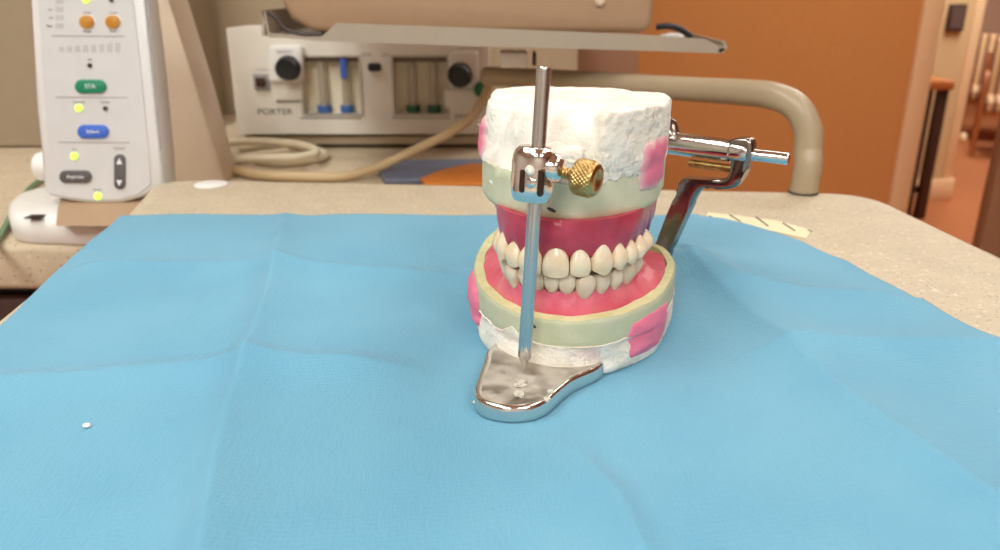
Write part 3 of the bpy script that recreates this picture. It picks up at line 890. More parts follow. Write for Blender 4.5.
def revolve(bm, o, d, prof, n=32):
    u, v = frame(d); d = d.normalized()
    loft(bm, [[o + d * h + (u * math.cos(a) + v * math.sin(a)) * r for a in (2 * math.pi * k / n for k in range(n))] for h, r in prof])
# two upright slots in the clamp's front and a small boss between them
for sxx, hh_ in ((-.0030, .0040), (.0034, .0046)):
    bm = B(); P_ = [mc @ Vector((x + sxx, .0048, z - .0018)) for x, z in rrect(0, 0, .0021, hh_ * 2, .0010, 5)]
    prism(bm, P_, mc.to_3x3() @ Vector((0, .0019, 0)), .0003, 1); finish('slot', bm, M['slotmetal'], clamp)
bm = B(); revolve(bm, mc @ Vector((.0002, .0055, -.0020)), mc.to_3x3() @ Vector((0, 1, 0)), [(0, .0018), (.0013, .0018), (.0017, .0013), (.0018, .0006)])
finish('stop_screw', bm, M['chrome'], clamp)
bm = B(); revolve(bm, mc @ Vector((.0040, 0, 0.0026)), SD, [(0, .0052), (.0030, .0050), (.0044, .0044), (.0052, .0034), (.0056, .0030)])
finish('screw_boss', bm, M['chrome'], clamp)
# small plaster blob on the clamp
bm = B(); bmesh.ops.create_icosphere(bm, subdivisions=3, radius=.0017)
for v in bm.verts: v.co = v.co * (1 + .3 * noise.noise(v.co * 600)) + (mc @ Vector((-.0004, .0068, .0022)))
finish('plaster_residue', bm, M['plaster_low'], clamp)
# threaded screw and knurled brass knob
kx = mc @ Vector((.0090, .0004, .0014)); KD = (SD + Vector((0, -.22, -.06))).normalized()
prof = []
for k in range(40):
    h = -.0005 + .0062 * k / 39; prof.append((h, .0019 + .00035 * abs(math.sin(h * 1500 * 1.4))))
bm = B(); revolve(bm, kx, KD, prof, 24)
ts = finish('thumbscrew', bm, M['brass'], clamp, smooth=60); ts['label'] = 'brass screw with knurled knob'
bm = B(); KR, KL = .0060, .0072; u, v = frame(KD); rs = []
NKA, NKH = 156, 56
for j in range(NKH + 1):
    h = KL * j / NKH; ring = []
    for k in range(NKA):
        a = 2 * math.pi * k / NKA
        kn = .00033 * (abs(math.sin(a * 13 + h * 1900)) + abs(math.sin(a * 13 - h * 1900)) - 1.0)
        e = min(1, min(h, KL - h) / .0012); r = KR * (1 - .07 * (1 - e)) + kn * min(1, e * 1.2)
        ring.append(kx + KD * (.0052 + h) + (u * math.cos(a) + v * math.sin(a)) * r)
    rs.append(ring)
for rr, hh2 in ((.0053, KL + .0004), (.0046, KL + .0008), (.0022, KL + .0008), (.0018, KL + .0002)):
    rs.append([kx + KD * (.0052 + hh2) + (u * math.cos(a) + v * math.sin(a)) * rr for a in (2 * math.pi * k / NKA for k in range(NKA))])
rs.insert(0, [kx + KD * (.0054) + (u * math.cos(a) + v * math.sin(a)) * .003 for a in (2 * math.pi * k / NKA for k in range(NKA))])
loft(bm, rs); finish('knurled_knob', bm, M['brass'], ts, smooth=60)
# arm of the upper frame reaching the clamp out of the plaster
bm = B()
a0 = mc @ Vector((.001, -.0045, -.001)); a1 = Vector((CX, CY, a0.z + .001))
tube(bm, spline([a0, a0.lerp(a1, .35) + Vector((0, 0, .0012)), a1], 6), .0048, 20)
uf = finish('upper_frame', bm, M['chrome_worn'], art)
# rough plaster collar round the arm
bm = B(); bmesh.ops.create_icosphere(bm, subdivisions=5, radius=.0105)
c_ = a0.lerp(a1, .22) + Vector((.003, .002, .0005))
for v in bm.verts: v.co = Vector((v.co.x * 1.25, v.co.y * .8, v.co.z * .75)) * (1 + .22 * noise.noise(v.co * 170) + .08 * noise.noise(v.co * 600)) + c_
finish('plaster_collar', bm, M['plaster_low'], uf, smooth=80)

# hinge axis
HZ = 0.070
AXR, AXL = gp(789, 159, HZ), gp(479, 122.5, HZ); AXD = (AXR - AXL).normalized()
def on_axis(px):
    lo_, hi_ = -0.02, (AXR - AXL).length + .02
    for _ in range(40):
        mid_ = (lo_ + hi_) / 2; p = AXL + AXD * mid_; d = p - Vector((0, 0, H)); zc = d.y * math.cos(PITCH) - d.z * math.sin(PITCH)
        if 500 + F * p.x / zc < px: lo_ = mid_
        else: hi_ = mid_
    return AXL + AXD * lo_
bm = B(); pts = [AXL, AXL + AXD * .0006, AXR - AXD * .0008, AXR]
tube(bm, pts, [.0017, .0021, .0027, .0022], 24)
finish('hinge_rod', bm, M['chrome'], art)
S1, S2 = on_axis(664) + Vector((0, 0, .0012)), on_axis(749) + Vector((0, 0, .0006))
SL = (S2 - S1).length
bm = B(); revolve(bm, S1, S2 - S1, [(0, .0052), (.001, .0056), (SL * .80, .0054), (SL * .81, .0048), (SL * .83, .0050), (SL - .001, .0050), (SL, .0046)])
hs = finish('hinge_sleeve', bm, M['chrome'], art)
# fork of the lower frame : end lug, lower bar, arm down to the base
yL = S2.y
up = Vector((0, 0, 1))
def plate(P, th_, bev, name, m, parent):
    nrm = AXD.cross(up).normalized()
    bm = B(); prism(bm, [Vector(p) - nrm * th_ / 2 for p in P], nrm * th_, bev, 3); return finish(name, bm, m, parent, smooth=50)
def on_plane(px, py, off=0.0):     # point in the upright plane that holds the hinge axis
    nrm = AXD.cross(up).normalized(); d = ray(px, py); o = Vector((0, 0, H)); t = ((AXL + nrm * off) - o).dot(nrm) / d.dot(nrm); return o + d * t
fork = [(729, 142), (738, 137.5), (751, 138), (755, 146), (752, 160), (745, 176), (739, 185), (728, 188.5), (712, 187), (704, 188), (697, 197), (689, 213), (681, 230), (672, 250), (664, 268), (652, 268), (655, 252), (661, 236), (669, 215), (677, 196), (681, 184), (684, 178), (692, 177.5), (712, 178.5), (726, 177.5), (731, 171), (732.5, 158)]
fk = plate(spline([on_plane(x, y) for x, y in fork], 4, True), .0075, .0018, 'rear_upright', M['chrome_worn'], art)
bm = B(); tube(bm, [on_plane(690, 163), on_plane(734, 169)], .0019, 16)
finish('hinge_pin', bm, M['brass'], fk)
# other side upright, hidden behind the casts, and the cross bar of the base
lp = [on_axis(492), on_axis(492) - Vector((0, 0, .03)) + Vector((0, -.004, 0)), Vector((.012, .405, .012)), Vector((.018, .380, .006))]
bm = B(); tube(bm, spline(lp, 8), .0042, 16); tube(bm, [on_axis(487), on_axis(505)], .0042, 20); finish('rear_upright', bm, M['chrome_worn'], art)
e1 = on_plane(658, 266)
bm = B(); tube(bm, spline([e1 + Vector((0, 0, .004)), Vector((e1.x - .006, e1.y, .010)), Vector((.05, .385, .0062)), Vector((.018, .380, .006))], 8), .0045, 16); finish('base_crossbar', bm, M['chrome_worn'], art)
bm = B(); tube(bm, spline([on_plane(672, 146), on_plane(660, 126), Vector((.048, .372, .094)), Vector((.04, .35, .088))], 8), [.0042] * 24 + [.004], 16) if False else None
b0 = on_plane(676, 144); b1 = on_plane(664, 124, 0.0)
tube(bm, spline([b0, (b0 + b1) / 2, b1, Vector((.055, .37, .09)), Vector((.045, .345, .088))], 6), .0046, 16)
finish('rear_arm', bm, M['chrome_worn'], uf)

# ================================================================== COUNTER BEHIND
CZ = -0.05
fy = gp(30, 246, CZ).y
ctr = empty('rear_counter', (-0.2, 0.85, FZ), 'darker beige speckled counter behind the cart, under the control unit', 'counter')
bm = B(); box(bm, (-1.3, fy + .0, CZ - .038), (0.10, 1.30, CZ), .006, 3); finish('worktop', bm, M['quartz2'], ctr)
bm = B(); box(bm, (-1.28, fy + .03, FZ + .1), (0.09, 1.28, CZ - .0382), .003); box(bm, (-1.28, fy + .08, FZ), (0.09, 1.27, FZ + .0998)); finish('cabinet', bm, M['black'], ctr)
for k in range(3):
    bm = B(); x0 = -1.27 + k * .453; box(bm, (x0, fy + .012, FZ + .12), (x0 + .445, fy + .0295, CZ - .05), .002); d = finish('door', bm, M['darkwood'], ctr)
    bm = B(); tube(bm, [(x0 + .4, fy + .004, -.2), (x0 + .4, fy + .004, -.32)], .004); finish('handle', bm, M['steel'], d)
# beige laminate cabinet front behind everything on the left, brown one beside it
bx1 = yp(578, 60, 1.30).x
bm = B(); box(bm, (-1.3, 1.302, FZ), (bx1, 1.36, 1.2), .003); tag(finish('splash_panel', bm, M['beige_wall']), 'tall flat beige panel behind the counter', 'wall panel')
bx2 = yp(637, 60, 1.40).x
bm = B(); box(bm, (bx1 + .002, 1.38, FZ), (bx2, 1.43, .14), .003); tag(finish('divider_panel', bm, M['brown']), 'narrow brown panel between the beige panel and the orange wall, under the tray', 'wall panel')
# low beige shelf with a dark gap, behind the cords
sy = 1.0
zs1, zs0 = yp(400, 136.5, sy).z, CZ + .0045
x0 = yp(206, 150, sy).x
bm = B(); box(bm, (x0, sy, zs0), (.10, 1.28, zs1), .002)
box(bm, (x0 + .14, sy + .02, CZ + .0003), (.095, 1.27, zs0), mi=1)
box(bm, (x0, sy + .001, CZ + .0003), (x0 + .14, 1.27, zs0))
tag(finish('equipment_shelf', bm, [M['beige'], M['black']]), 'low beige shelf board under the gas flowmeter panel, dark gap beneath', 'shelf')
# taupe cabinet front at the far left, behind the control unit
bm = B(); xl = yp(150, 120, 1.0).x; zl = yp(15, 147, 1.0).z
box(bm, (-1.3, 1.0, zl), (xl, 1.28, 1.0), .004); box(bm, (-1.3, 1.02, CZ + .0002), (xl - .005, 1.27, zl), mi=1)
tag(finish('wall_cabinet', bm, [M['taupe'], M['black']]), 'taupe cabinet front behind the control unit at the far left', 'cabinet')

# ================================================================== FLOWMETER PANEL
PY = 0.985
fm = empty('gas_flowmeter', yp(360, 137, PY), 'off-white gas flowmeter panel with two tube windows and black knobs', 'flowmeter')
def Pm(x, y, o=0.0): return yp(x, y, PY - o)
def pxpoly(pts, o=0.0): return [Pm(x, y, o) for x, y in pts]
def plate_px(name, cx, cy, w_, h_, r, o0, o1, m, parent, bev=0.0, n=6):
    bm = B(); P = [Pm(x, y) for x, y in rrect(cx, cy, w_, h_, r, n)]
    prism(bm, [Vector((p.x, PY - o0, p.z)) for p in P], (0, -(o1 - o0), 0), bev, 2); return finish(name, bm, m, parent, smooth=50)
pbz = Pm(237, 134); ptz = Pm(228, 27); prx = Pm(492, 134)
# body with two real window openings: built from strips around them
wins = [(302, 56, 360, 114), (394, 58, 447, 114)]
bm = B()
def fbox(x0, y0, x1, y1, o0, o1, bev=0.0, mi=0):
    A = Pm(x0, y1); Bq = Pm(x1, y0); X0 = A.x; X1 = Bq.x
    box(bm, (X0, PY - o1, A.z), (X1, PY - o0, Bq.z), bev, 2, mi=mi)
X = [Pm(232, 80).x] + [Pm(v, 85).x for v in (302, 360, 394, 447)] + [Pm(489, 80).x]
Zt, Zb = Pm(300, 28).z, Pm(300, 134).z; Zwt, Zwb = Pm(330, 57).z, Pm(330, 113.5).z
for x0, x1 in ((X[0], X[1]), (X[2], X[3]), (X[4], X[5])): box(bm, (x0, PY, Zb), (x1, PY + .05, Zt))
for x0, x1 in ((X[1], X[2]), (X[3], X[4])):
    box(bm, (x0, PY, Zwt), (x1, PY + .05, Zt)); box(bm, (x0, PY, Zb), (x1, PY + .05, Zwb))
box(bm, (X[0], PY + .0501, Zb), (X[5], PY + .09, Zt))
bmesh.ops.remove_doubles(bm, verts=bm.verts, dist=1e-6)
finish('body', bm, M['panel'], fm, smooth=30)
for wi, (x0, x1) in enumerate(((X[1], X[2]), (X[3], X[4]))):
    wm_ = .0025
    bm = B()
    prism_o = [(x0 - wm_, Zwb - wm_), (x1 + wm_, Zwb - wm_), (x1 + wm_, Zwt + wm_), (x0 - wm_, Zwt + wm_)]
    box(bm, (x0 - wm_, PY - .002, Zwb - wm_), (x0, PY + .002, Zwt + wm_)); box(bm, (x1, PY - .002, Zwb - wm_), (x1 + wm_, PY + .002, Zwt + wm_))
    box(bm, (x0, PY - .002, Zwb - wm_), (x1, PY + .002, Zwb)); box(bm, (x0, PY - .002, Zwt), (x1, PY + .002, Zwt + wm_))
    wf = finish('window_bezel', bm, M['bezel'], fm, smooth=0)
    bm = B(); box(bm, (x0, PY + .018, Zwb), (x1, PY + .0499, Zwt)); finish('backing', bm, M['flow_back'], wf, smooth=0)
    bm = B(); box(bm, (x0, PY + .004, Zwt - .006), (x1, PY + .0179, Zwt)); finish('top_shade', bm, M['flow_shadow'], wf, smooth=0)  # shade at the window top, built as a dark strip
    for t in (.33, .73):
        xc = x0 + (x1 - x0) * t
        bm = B(); tube(bm, [(xc, PY + .010, Zwb + .008), (xc, PY + .010, Zwt - .0062)], .0055, 20); ft = finish('flow_tube', bm, M['clear'], wf)
        bm = B(); tube(bm, [(xc, PY + .0088, Zwb + .0005), (xc, PY + .0088, Zwb + .009)], .0085, 20); finish('tube_base', bm, M['flow_blue'] if wi == 0 else M['flow_green'], wf)
        if wi == 0 and t > .5:
            bm = B(); box(bm, (xc - .004, PY + .000, Zwt - .026), (xc + .004, PY + .004, Zwt - .0005), .001); finish('blue_tag', bm, M['blue'], wf)
# knob modules
for (cx, cy, w_, h_, kx_, ky_) in ((288, 63, 34, 37, 289, 68), (464, 68, 30, 36, 460, 75)):
    kb = plate_px('knob_module', cx, cy, w_, h_, 5, .0, .014, M['white2'], fm, .003)
    o_ = Pm(kx_, ky_, .014); o_.y = PY - .014
    bm = B(); revolve(bm, o_, Vector((0, -1, 0)), [(0, .0145), (.002, .0150), (.004, .0135), (.016, .0128), (.018, .0118), (.0175, .006)], 40); finish('knob', bm, M['black'], kb)
    bm = B(); P0 = Pm(kx_ - 15, ky_ + 14); P1 = Pm(kx_ + 15, ky_ + 32)
    box(bm, (P0.x, PY - .006, P1.z), (P1.x, PY, P0.z), .002); finish('lower_plate', bm, M['panel'], kb)
o_ = Pm(375, 67); bm = B(); box(bm, (o_.x - .008, PY - .008, o_.z - .005), (o_.x + .008, PY, o_.z + .005), .003); finish('toggle', bm, M['black'], fm)
o_ = Pm(262, 82); bm = B(); box(bm, (o_.x - .010, PY - .004, o_.z - .010), (o_.x + .010, PY, o_.z + .010), .002); sw = finish('switch_plate', bm, M['greyink'], fm)
bm = B(); box(bm, (o_.x - .006, PY - .008, o_.z - .005), (o_.x + .006, PY - .0041, o_.z + .006), .001); finish('switch', bm, M['darkwood'], sw)
o_ = Pm(482, 88); bm = B(); revolve(bm, Vector((o_.x, PY + .0, o_.z)), Vector((0, -1, 0)), [(0, .009), (.004, .0095), (.02, .009), (.022, .007)], 24); finish('gas_fitting', bm, M['green_knob'], fm)
for (x0, y0, x1, y1) in ((276, 101, 300, 102.3), (450, 104, 488, 105.3), (300, 117.5, 361, 118.6), (392, 117.5, 450, 118.6)):
    A = Pm(x0, y1); Bq = Pm(x1, y0); bm = B(); box(bm, (A.x, PY - .0006, A.z), (Bq.x, PY + .0002, Bq.z)); finish('outline_print', bm, M['greyink'], fm, smooth=0)
ROT = Matrix.Rotation(R(90), 4, 'X')
def ftext(s, px, py, size, m, sx=1.0, o=.0002):
    p = Pm(px, py); return text('lettering', s, size, Matrix.Translation((p.x, PY - o, p.z)) @ ROT, m, fm, sx=sx)
ftext('PORTER', 275, 112, .0105, M['ink'], 1.15)
ftext('MXR', 464, 117, .009, M['ink'], 1.2)
ftext('OFF', 367, 55, .006, M['greyink']); ftext('ON', 385, 55, .006, M['greyink'])
ftext('POWER', 262, 70, .005, M['greyink2'])
ftext('VACUUM', 287, 51, .0045, M['greyink'], o=.0145)

# ================================================================== PLINTH, PILLAR, CONTROL UNIT
# taupe tapered pillar between control unit and flowmeter
y_ = 0.80
P = [yp(128, -60, y_), yp(150, -60, y_), yp(170, 6, y_), yp(198, 95, y_), yp(226, 196, y_), yp(150, 196, y_)]
P[4].z = CZ; P[5].z = CZ
P[4] = Vector((yp(224, 185, y_).x, y_, CZ)); P[5] = Vector((yp(140, 185, y_).x, y_, CZ))
bm = B(); prism(bm, P, (0, .05, 0), .006, 4)
tag(finish('equipment_pillar', bm, M['pillar']), 'taupe tapered pillar standing between the white control unit and the flowmeter', 'equipment')

CYP = 0.64
cu = empty('control_unit', gp(70, 235, CZ), 'white upright control panel unit with coloured keys and green lamps, left edge', 'control unit')
TILT = R(8)
# local face frame: origin where the lower middle of the face stands, U right, W up the tilted face, N towards the camera
O_ = yp(100, 200, CYP - .02); U_ = Vector((1, .04, 0)).normalized(); W_ = Vector((0, math.sin(TILT), math.cos(TILT))); N_ = U_.cross(W_); 
if N_.y > 0: N_ = -N_
def fc(px, py, o=0.0):             # point on the face seen at px,py
    d = ray(px, py); c0 = Vector((0, 0, H)); t = ((O_ + N_ * o) - c0).dot(N_) / d.dot(N_); return c0 + d * t
def face_poly(pts, o0, o1, name, m, parent, bev=0.0):
    bm = B(); prism(bm, [fc(x, y) + N_ * o0 for x, y in pts], N_ * (o1 - o0), bev, 2); return finish(name, bm, m, parent, smooth=50)
body = [(28, -40), (140, -40), (151, 60), (160, 150), (164, 186), (158, 190), (140, 198), (120, 203), (95, 204), (70, 201), (49, 196), (44, 190), (38, 110)]
cb = face_poly(body, -.03, 0, 'casing', M['white'], cu, .003)
ov = face_poly([(36, -36), (129, -36), (140, 60), (149, 150), (151, 184), (138, 194), (118, 199), (95, 200), (72, 197.5), (53, 192), (46, 110)], .0001, .0007, 'overlay', M['faceplate'], cu)
face_poly([(143.5, -30), (145.5, -30), (154.5, 60), (161.5, 150), (160, 150), (152.5, 60)], .0001, .0005, 'side_seam', M['greyink'], cu)
def key(name, cx, cy, w_, h_, m, o1=.0022, n=8, r=None, parent=None):
    return face_poly(rrect(cx, cy, w_, h_, (min(w_, h_) / 2 - .01) if r is None else r, n), .0007, o1, name, m, parent or cu, .0003 if min(w_, h_) > 6 else 0)
UM = Matrix((U_, W_, N_)).transposed().to_4x4()
def ktext(s, px, py, size, m, parent, o=.0009):
    q = UM.copy(); q.translation = fc(px, py) + N_ * o; return text('lettering', s, size, q, m, parent)
k = key('key', 91.5, 86.5, 31, 13.5, M['green']); k['label'] = 'green oval key'; ktext('STA', 91.5, 86.5, .0048, M['whiteink'], k, .0023)
k = key('key', 94, 131.5, 31, 13.5, M['blue']); k['label'] = 'blue oval key'; ktext('Select', 94, 131.5, .0042, M['whiteink'], k, .0023)
k = key('key', 76.5, 176.5, 32, 12.5, M['darkgrey']); k['label'] = 'dark grey oval key'; ktext('Aspirate', 76.5, 176.5, .0040, M['whiteink'], k, .0023)
k = key('volume_key', 120.5, 171.5, 11, 35, M['darkgrey']); k['label'] = 'dark grey upright rocker with two arrows'
bm = B()
for pts in (((117.5, 164), (123.5, 164), (120.5, 158)), ((117.5, 180), (120.5, 186), (123.5, 180))): prism(bm, [fc(x, y) + N_ * .0023 for x, y in pts], N_ * .0002)
finish('arrows', bm, M['whiteink'], k, smooth=0)
for x in (87.5, 113.5):
    k = key('round_key', x, 22, 14.5, 13, M['amber']); k['label'] = 'amber round key'
    key('key_ring', x, 22, 17, 15.5, M['panel'], .0009, parent=k)
for x, y, lit in ((87, 0, 1), (112, 0, 0), (90.5, 65.5, 0), (79.5, 108, 1), (106, 108.5, 0), (75, 156, 1), (98.5, 196, 1)):
    q = key('indicator_lamp', x, y, 7.5 if lit else 4.5, 7.5 if lit else 4.5, M['led'] if lit else M['led_off'], .0018); q['label'] = 'lit green lamp' if lit else 'unlit lamp'
for x0, x1, y in ((52, 125, 36.0), (56, 128, 97.3), (59, 130, 142.3)):
    bm = B(); prism(bm, [fc(x0, y - .5) + N_ * .0007, fc(x1, y) + N_ * .0007, fc(x1, y + 1) + N_ * .0007, fc(x0, y + .5) + N_ * .0007], N_ * .0002)
    finish('divider_line', bm, M['greyink'], cu, smooth=0)
bm = B()
for i in range(8):
    x = 62 + i * 8.0; hh_ = 5 + i * .7
    prism(bm, [fc(a, b_) + N_ * .0007 for a, b_ in rrect(x, 49.5 - i * .25, 5.0, hh_, .8, 2)], N_ * .0002)
for i in range(5):
    prism(bm, [fc(a, b_) + N_ * .0007 for a, b_ in rrect(60, 26 - i * 8.2, 8, 5.2, .8, 2)], N_ * .0002)
finish('bar_print', bm, M['greyink2'], cu, smooth=0)
for s_, x, y, sz in (('Normal', 79.5, 102, .0030), ('Turbo', 105.5, 102, .0030), ('On', 75, 149.5, .0030), ('Volume', 119.5, 148, .0030), ('Power', 98, 189.5, .0028), ('On', 90.5, 59.5, .0028),
                     ('Hold', 87.5, 13, .0028), ('Train', 113.5, 13, .0028), ('Purge', 87.5, 31.3, .0028), ('Multi', 113.5, 31.3, .0028), ('Max', 50, 26, .0028), ('1.4', 51, 18, .0026), ('0.7', 51, 10, .0026)):
    ktext(s_, x, y, sz, M['greyink'], ov)
# stand below the face and the base on the counter
base = [gp(x, y, CZ) for x, y in ((13, 236), (22, 243), (60, 245), (110, 246), (150, 240), (150, 225), (150, 215), (60, 208), (30, 212), (14, 222))]
bp_ = spline(base, 5, True)
bm = B(); c = sum(bp_, Vector()) / len(bp_)
loft(bm, [[c + (p - c) * s_ + up * z for p in bp_] for s_, z in ((.97, .0005), (1.0, .002), (1.0, .014), (.97, .018), (.90, .0215), (.7, .0225))])
bs = finish('base', bm, M['white2'], cu, smooth=50)
p0 = gp(33, 217, CZ + .0225)
bm = B(); box(bm, (p0.x - .005, p0.y - .004, p0.z - .0006), (p0.x + .007, p0.y + .006, p0.z + .0006), .0005); finish('socket', bm, M['black'], bs)
N0 = [fc(54, 199) + N_ * -.010, fc(148, 199) + N_ * -.010, fc(148, 199) + N_ * -.028, fc(54, 199) + N_ * -.028]
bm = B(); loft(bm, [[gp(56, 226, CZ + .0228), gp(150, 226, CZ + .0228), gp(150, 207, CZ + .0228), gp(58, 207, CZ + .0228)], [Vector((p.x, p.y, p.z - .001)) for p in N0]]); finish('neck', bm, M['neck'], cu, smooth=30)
o_ = fc(40, 168) - N_ * .018
bm = B(); revolve(bm, o_, Vector((-1, -.1, 0)), [(-.002, .011), (.002, .0135), (.0045, .0135), (.005, .0115), (.010, .0112), (.012, .009)], 28); finish('side_knob', bm, M['white2'], cu)

# ================================================================== TRAY, HOUSING, ARM
TY_ = 0.72
tr_ = empty('instrument_tray', yp(500, 50, TY_), 'pale grey metal tray overhanging the flowmeter, with angled front lip', 'tray')
th_ = .0012
def Tp(x, y, yy=TY_): return yp(x, y, yy)
# front lip: the bright sloped flange, notched at its left
lip = [(265, 11), (269.5, 33), (320, 38.5), (336, 23), (480, 28), (640, 34.5), (706, 39), (726, 50), (722, 53.5), (640, 50.5), (480, 46.5), (319, 41), (268, 36.5), (262, 11)]
bm = B(); prism(bm, [Tp(x, y) for x, y in lip], (0, .0018, 0)); finish('front_lip', bm, M['tray'], tr_, smooth=30)
za = Tp(300, 37.5, TY_).z; zb = Tp(722, 52, TY_).z
xa = Tp(267, 30).x; xb = Tp(722, 50).x
bm = B(); prism(bm, [Vector((xa, TY_ + .002, za)), Vector((xb, TY_ + .002, zb)), Vector((xb, TY_ + .002, zb + .0015)), Vector((xa, TY_ + .002, za + .0015))], (0, .20, 0)); finish('tray_floor', bm, M['tray'], tr_, smooth=30)
bm = B(); prism(bm, [Tp(720, 53), Tp(728, 48), Tp(725, 41), Tp(721, 40.5), Tp(724, 46), Tp(718, 50)], (0, .198, 0)); finish('side_lip', bm, M['tray'], tr_, smooth=30)
bm = B(); prism(bm, [Tp(262, 36), Tp(262, 10), Tp(264, 10), Tp(265, 36)], (0, .198, 0)); finish('side_lip', bm, M['tray'], tr_, smooth=30)
bm = B(); P0 = Tp(500, 68, .76); P1 = Tp(528, 49, .76); box(bm, (P0.x, .76, P0.z), (P1.x, .80, P1.z - .0035), .002); finish('bracket', bm, M['panel'], tr_)
bm = B(); P0 = Tp(533, 66, .78); P1 = Tp(536.5, 49, .78); box(bm, (P0.x, .78, P0.z), (P1.x, .80, P1.z - .0035), .0005); finish('dark_slit', bm, M['ink'], tr_)  # thin dark strip standing in for the slit beside the bracket
# tan housing on the tray
hx0, hx1 = Tp(286, 20, .745).x, Tp(653, 20, .745).x; hz = Tp(560, 36, .745).z
hz0 = max(za, zb) + .003
poly_h = []
for x, z in ((hx0 - .006, .30), (hx0 - .004, hz0 + .028), (hx0 + .004, hz0 + .012), (hx0 + .022, hz0 + .002), (hx0 + .045, hz0), (hx1 - .01, hz0), (hx1 - .003, hz0 + .003), (hx1, hz0 + .010), (hx1 + .004, .30)): poly_h.append(Vector((x, .745, z)))
bm = B(); prism(bm, poly_h, (0, .17, 0), .006, 3); ho = finish('delivery_housing', bm, M['housing']); tag(ho, 'large tan rounded housing sitting on the grey tray, cut by the top edge', 'equipment housing')
o_ = Tp(600, 1, .745); bm = B(); revolve(bm, Vector((o_.x, .7452, o_.z)), Vector((0, -1, 0)), [(-.003, .004), (.002, .0048), (.004, .003)], 20); bmesh.ops.translate(bm, verts=bm.verts, vec=(0, 0, 0))
hp = finish('screw_cap', bm, M['pillar']); hp.parent = ho; hp.location = Vector(tuple(hp['org'])) - Vector(tuple(ho['org'])); del hp['org']
# black cable ends on the tray at both sides
z_t = max(za, zb) + .006
bm = B(); tube(bm, spline([Tp(657, 27, .74), Tp(668, 26, .735), Tp(680, 29, .735), Tp(692, 37, .735)], 8), .0028, 12)
tag(finish('black_cable', bm, M['black']), 'short black cable lying on the right end of the grey tray', 'cable')
bm = B(); tube(bm, spline([Tp(267, 12, .73), Tp(277, 19, .73), Tp(284, 28, .73), Tp(300, 33.5, .73), Tp(322, 34, .73)], 8), [.0018] * 33, 12)
tag(finish('black_cable', bm, M['ink']), 'dark cable curling over the left end of the grey tray', 'cable')
bm = B(); bmesh.ops.create_icosphere(bm, subdivisions=3, radius=.010); o_ = Tp(672, 36.5, .745)
for v in bm.verts: v.co = Vector((v.co.x * 1.1, v.co.y * .7, v.co.z * .32)) * (1 + .2 * noise.noise(v.co * 200)) + o_
tag(finish('cotton_wad', bm, M['white2']), 'small white wad on the tray beside the black cable', 'wad')

# cream tube arm
foot_ = gp(803, 193); 
pts = [yp(486, 76, .86), yp(560, 80, .80), yp(680, 88.5, .68), yp(745, 92.5, .615)]
pts2 = [yp(775, 96.5, .587), yp(797, 108, .574), yp(808, 130, .568), yp(808, 150, .566)]
pa = spline(pts + pts2 + [Vector((foot_.x + .001, foot_.y, .02)), Vector((foot_.x, foot_.y, .0003))], 10)
bm = B(); tube(bm, pa, .0100, 28)
ta = finish('tube_arm', bm, M['tube'], origin=foot_); tag(ta, 'thick cream tubular arm bending down onto the worktop, right of the articulator', 'support arm')
bm = B(); tube(bm, [Vector((foot_.x, foot_.y, .0003)), Vector((foot_.x, foot_.y, .0016))], .0108, 32); fl = finish('foot_ring', bm, M['ink'], ta)

# ================================================================== CORDS, HOSES, CARDS
def cord(name, px, r, m, label, cat, n=8, z=None):
    P = [yp(*q) if len(q) == 3 else gp(q[0], q[1], q[2]) for q in px]
    bm = B(); tube(bm, spline(P, n), r, 14); return tag(finish(name, bm, m), label, cat)
def G(x, y, z): return gp(x, y, z)
def gcord(bm, L, r): tube(bm, spline([gp(*q) for q in L], 8), r, 14)
bm = B(); rw = .0048; z1 = CZ + rw + .0005
gcord(bm, [(150, 149, z1 + .010), (205, 144, z1 + .012), (250, 141.5, z1 + .012), (295, 144, z1 + .012), (316, 151, z1 + .012), (300, 157, z1 + .011), (250, 159, z1 + .010), (205, 161, z1 + .008), (160, 160, z1 + .006)], rw)
gcord(bm, [(160, 165, z1), (205, 163, z1), (255, 156, z1 + .002), (300, 150, z1 + .002), (322, 152, z1 + .001), (321, 158, z1), (285, 163, z1), (256, 160, z1)], rw)
gcord(bm, [(240, 150, z1), (270, 146, z1 + .002), (318, 149, z1 + .001)], rw * .8)
tag(finish('cord_coil', bm, M['hose_w']), 'cream cord lying in flat loops on the rear counter, left of the tan hose', 'cord')
rb = .0052
pts = [gp(234, 170, CZ + rb + .001), gp(262, 175, CZ + rb + .001), gp(305, 176.5, CZ + rb + .001), gp(345, 176, CZ + rb + .001), gp(378, 167, CZ + .012), yp(402, 156, .83), yp(440, 138, .86), yp(466, 122, .88), yp(480, 105, .90), yp(490, 84, .915)]
bm = B(); tube(bm, spline(pts, 8), [rb] * (8 * 9 + 1), 16)
tag(finish('tan_hose', bm, M['hose_b']), 'tan hose rising from the counter in a curve up behind the articulator', 'hose')
bm = B(); tube(bm, spline([gp(-20, 262, CZ + .003), gp(2, 232, CZ + .004), gp(16, 206, CZ + .006), gp(30, 188, CZ + .004), gp(44, 178, CZ + .004)], 8), .0026, 12)
tag(finish('green_tube', bm, M['green_tube']), 'thin green tube on the counter behind the white control unit, left edge', 'tube')
q = [gp(378, 172, CZ + .001), gp(382, 165, CZ + .001), gp(440, 163, CZ + .001), gp(500, 163, CZ + .001), gp(505, 182, CZ + .001), gp(385, 184, CZ + .001)]
bm = B(); prism(bm, q, (0, 0, .005), .001); tag(finish('card_folder', bm, M['folder']), 'slate blue folder lying on the rear counter just behind the worktop', 'folder')
q = [gp(420, 181, CZ + .0065), gp(442, 172, CZ + .0065), gp(470, 166, CZ + .0065), gp(520, 166, CZ + .0065), gp(520, 186, CZ + .0065), gp(425, 186, CZ + .0065)]
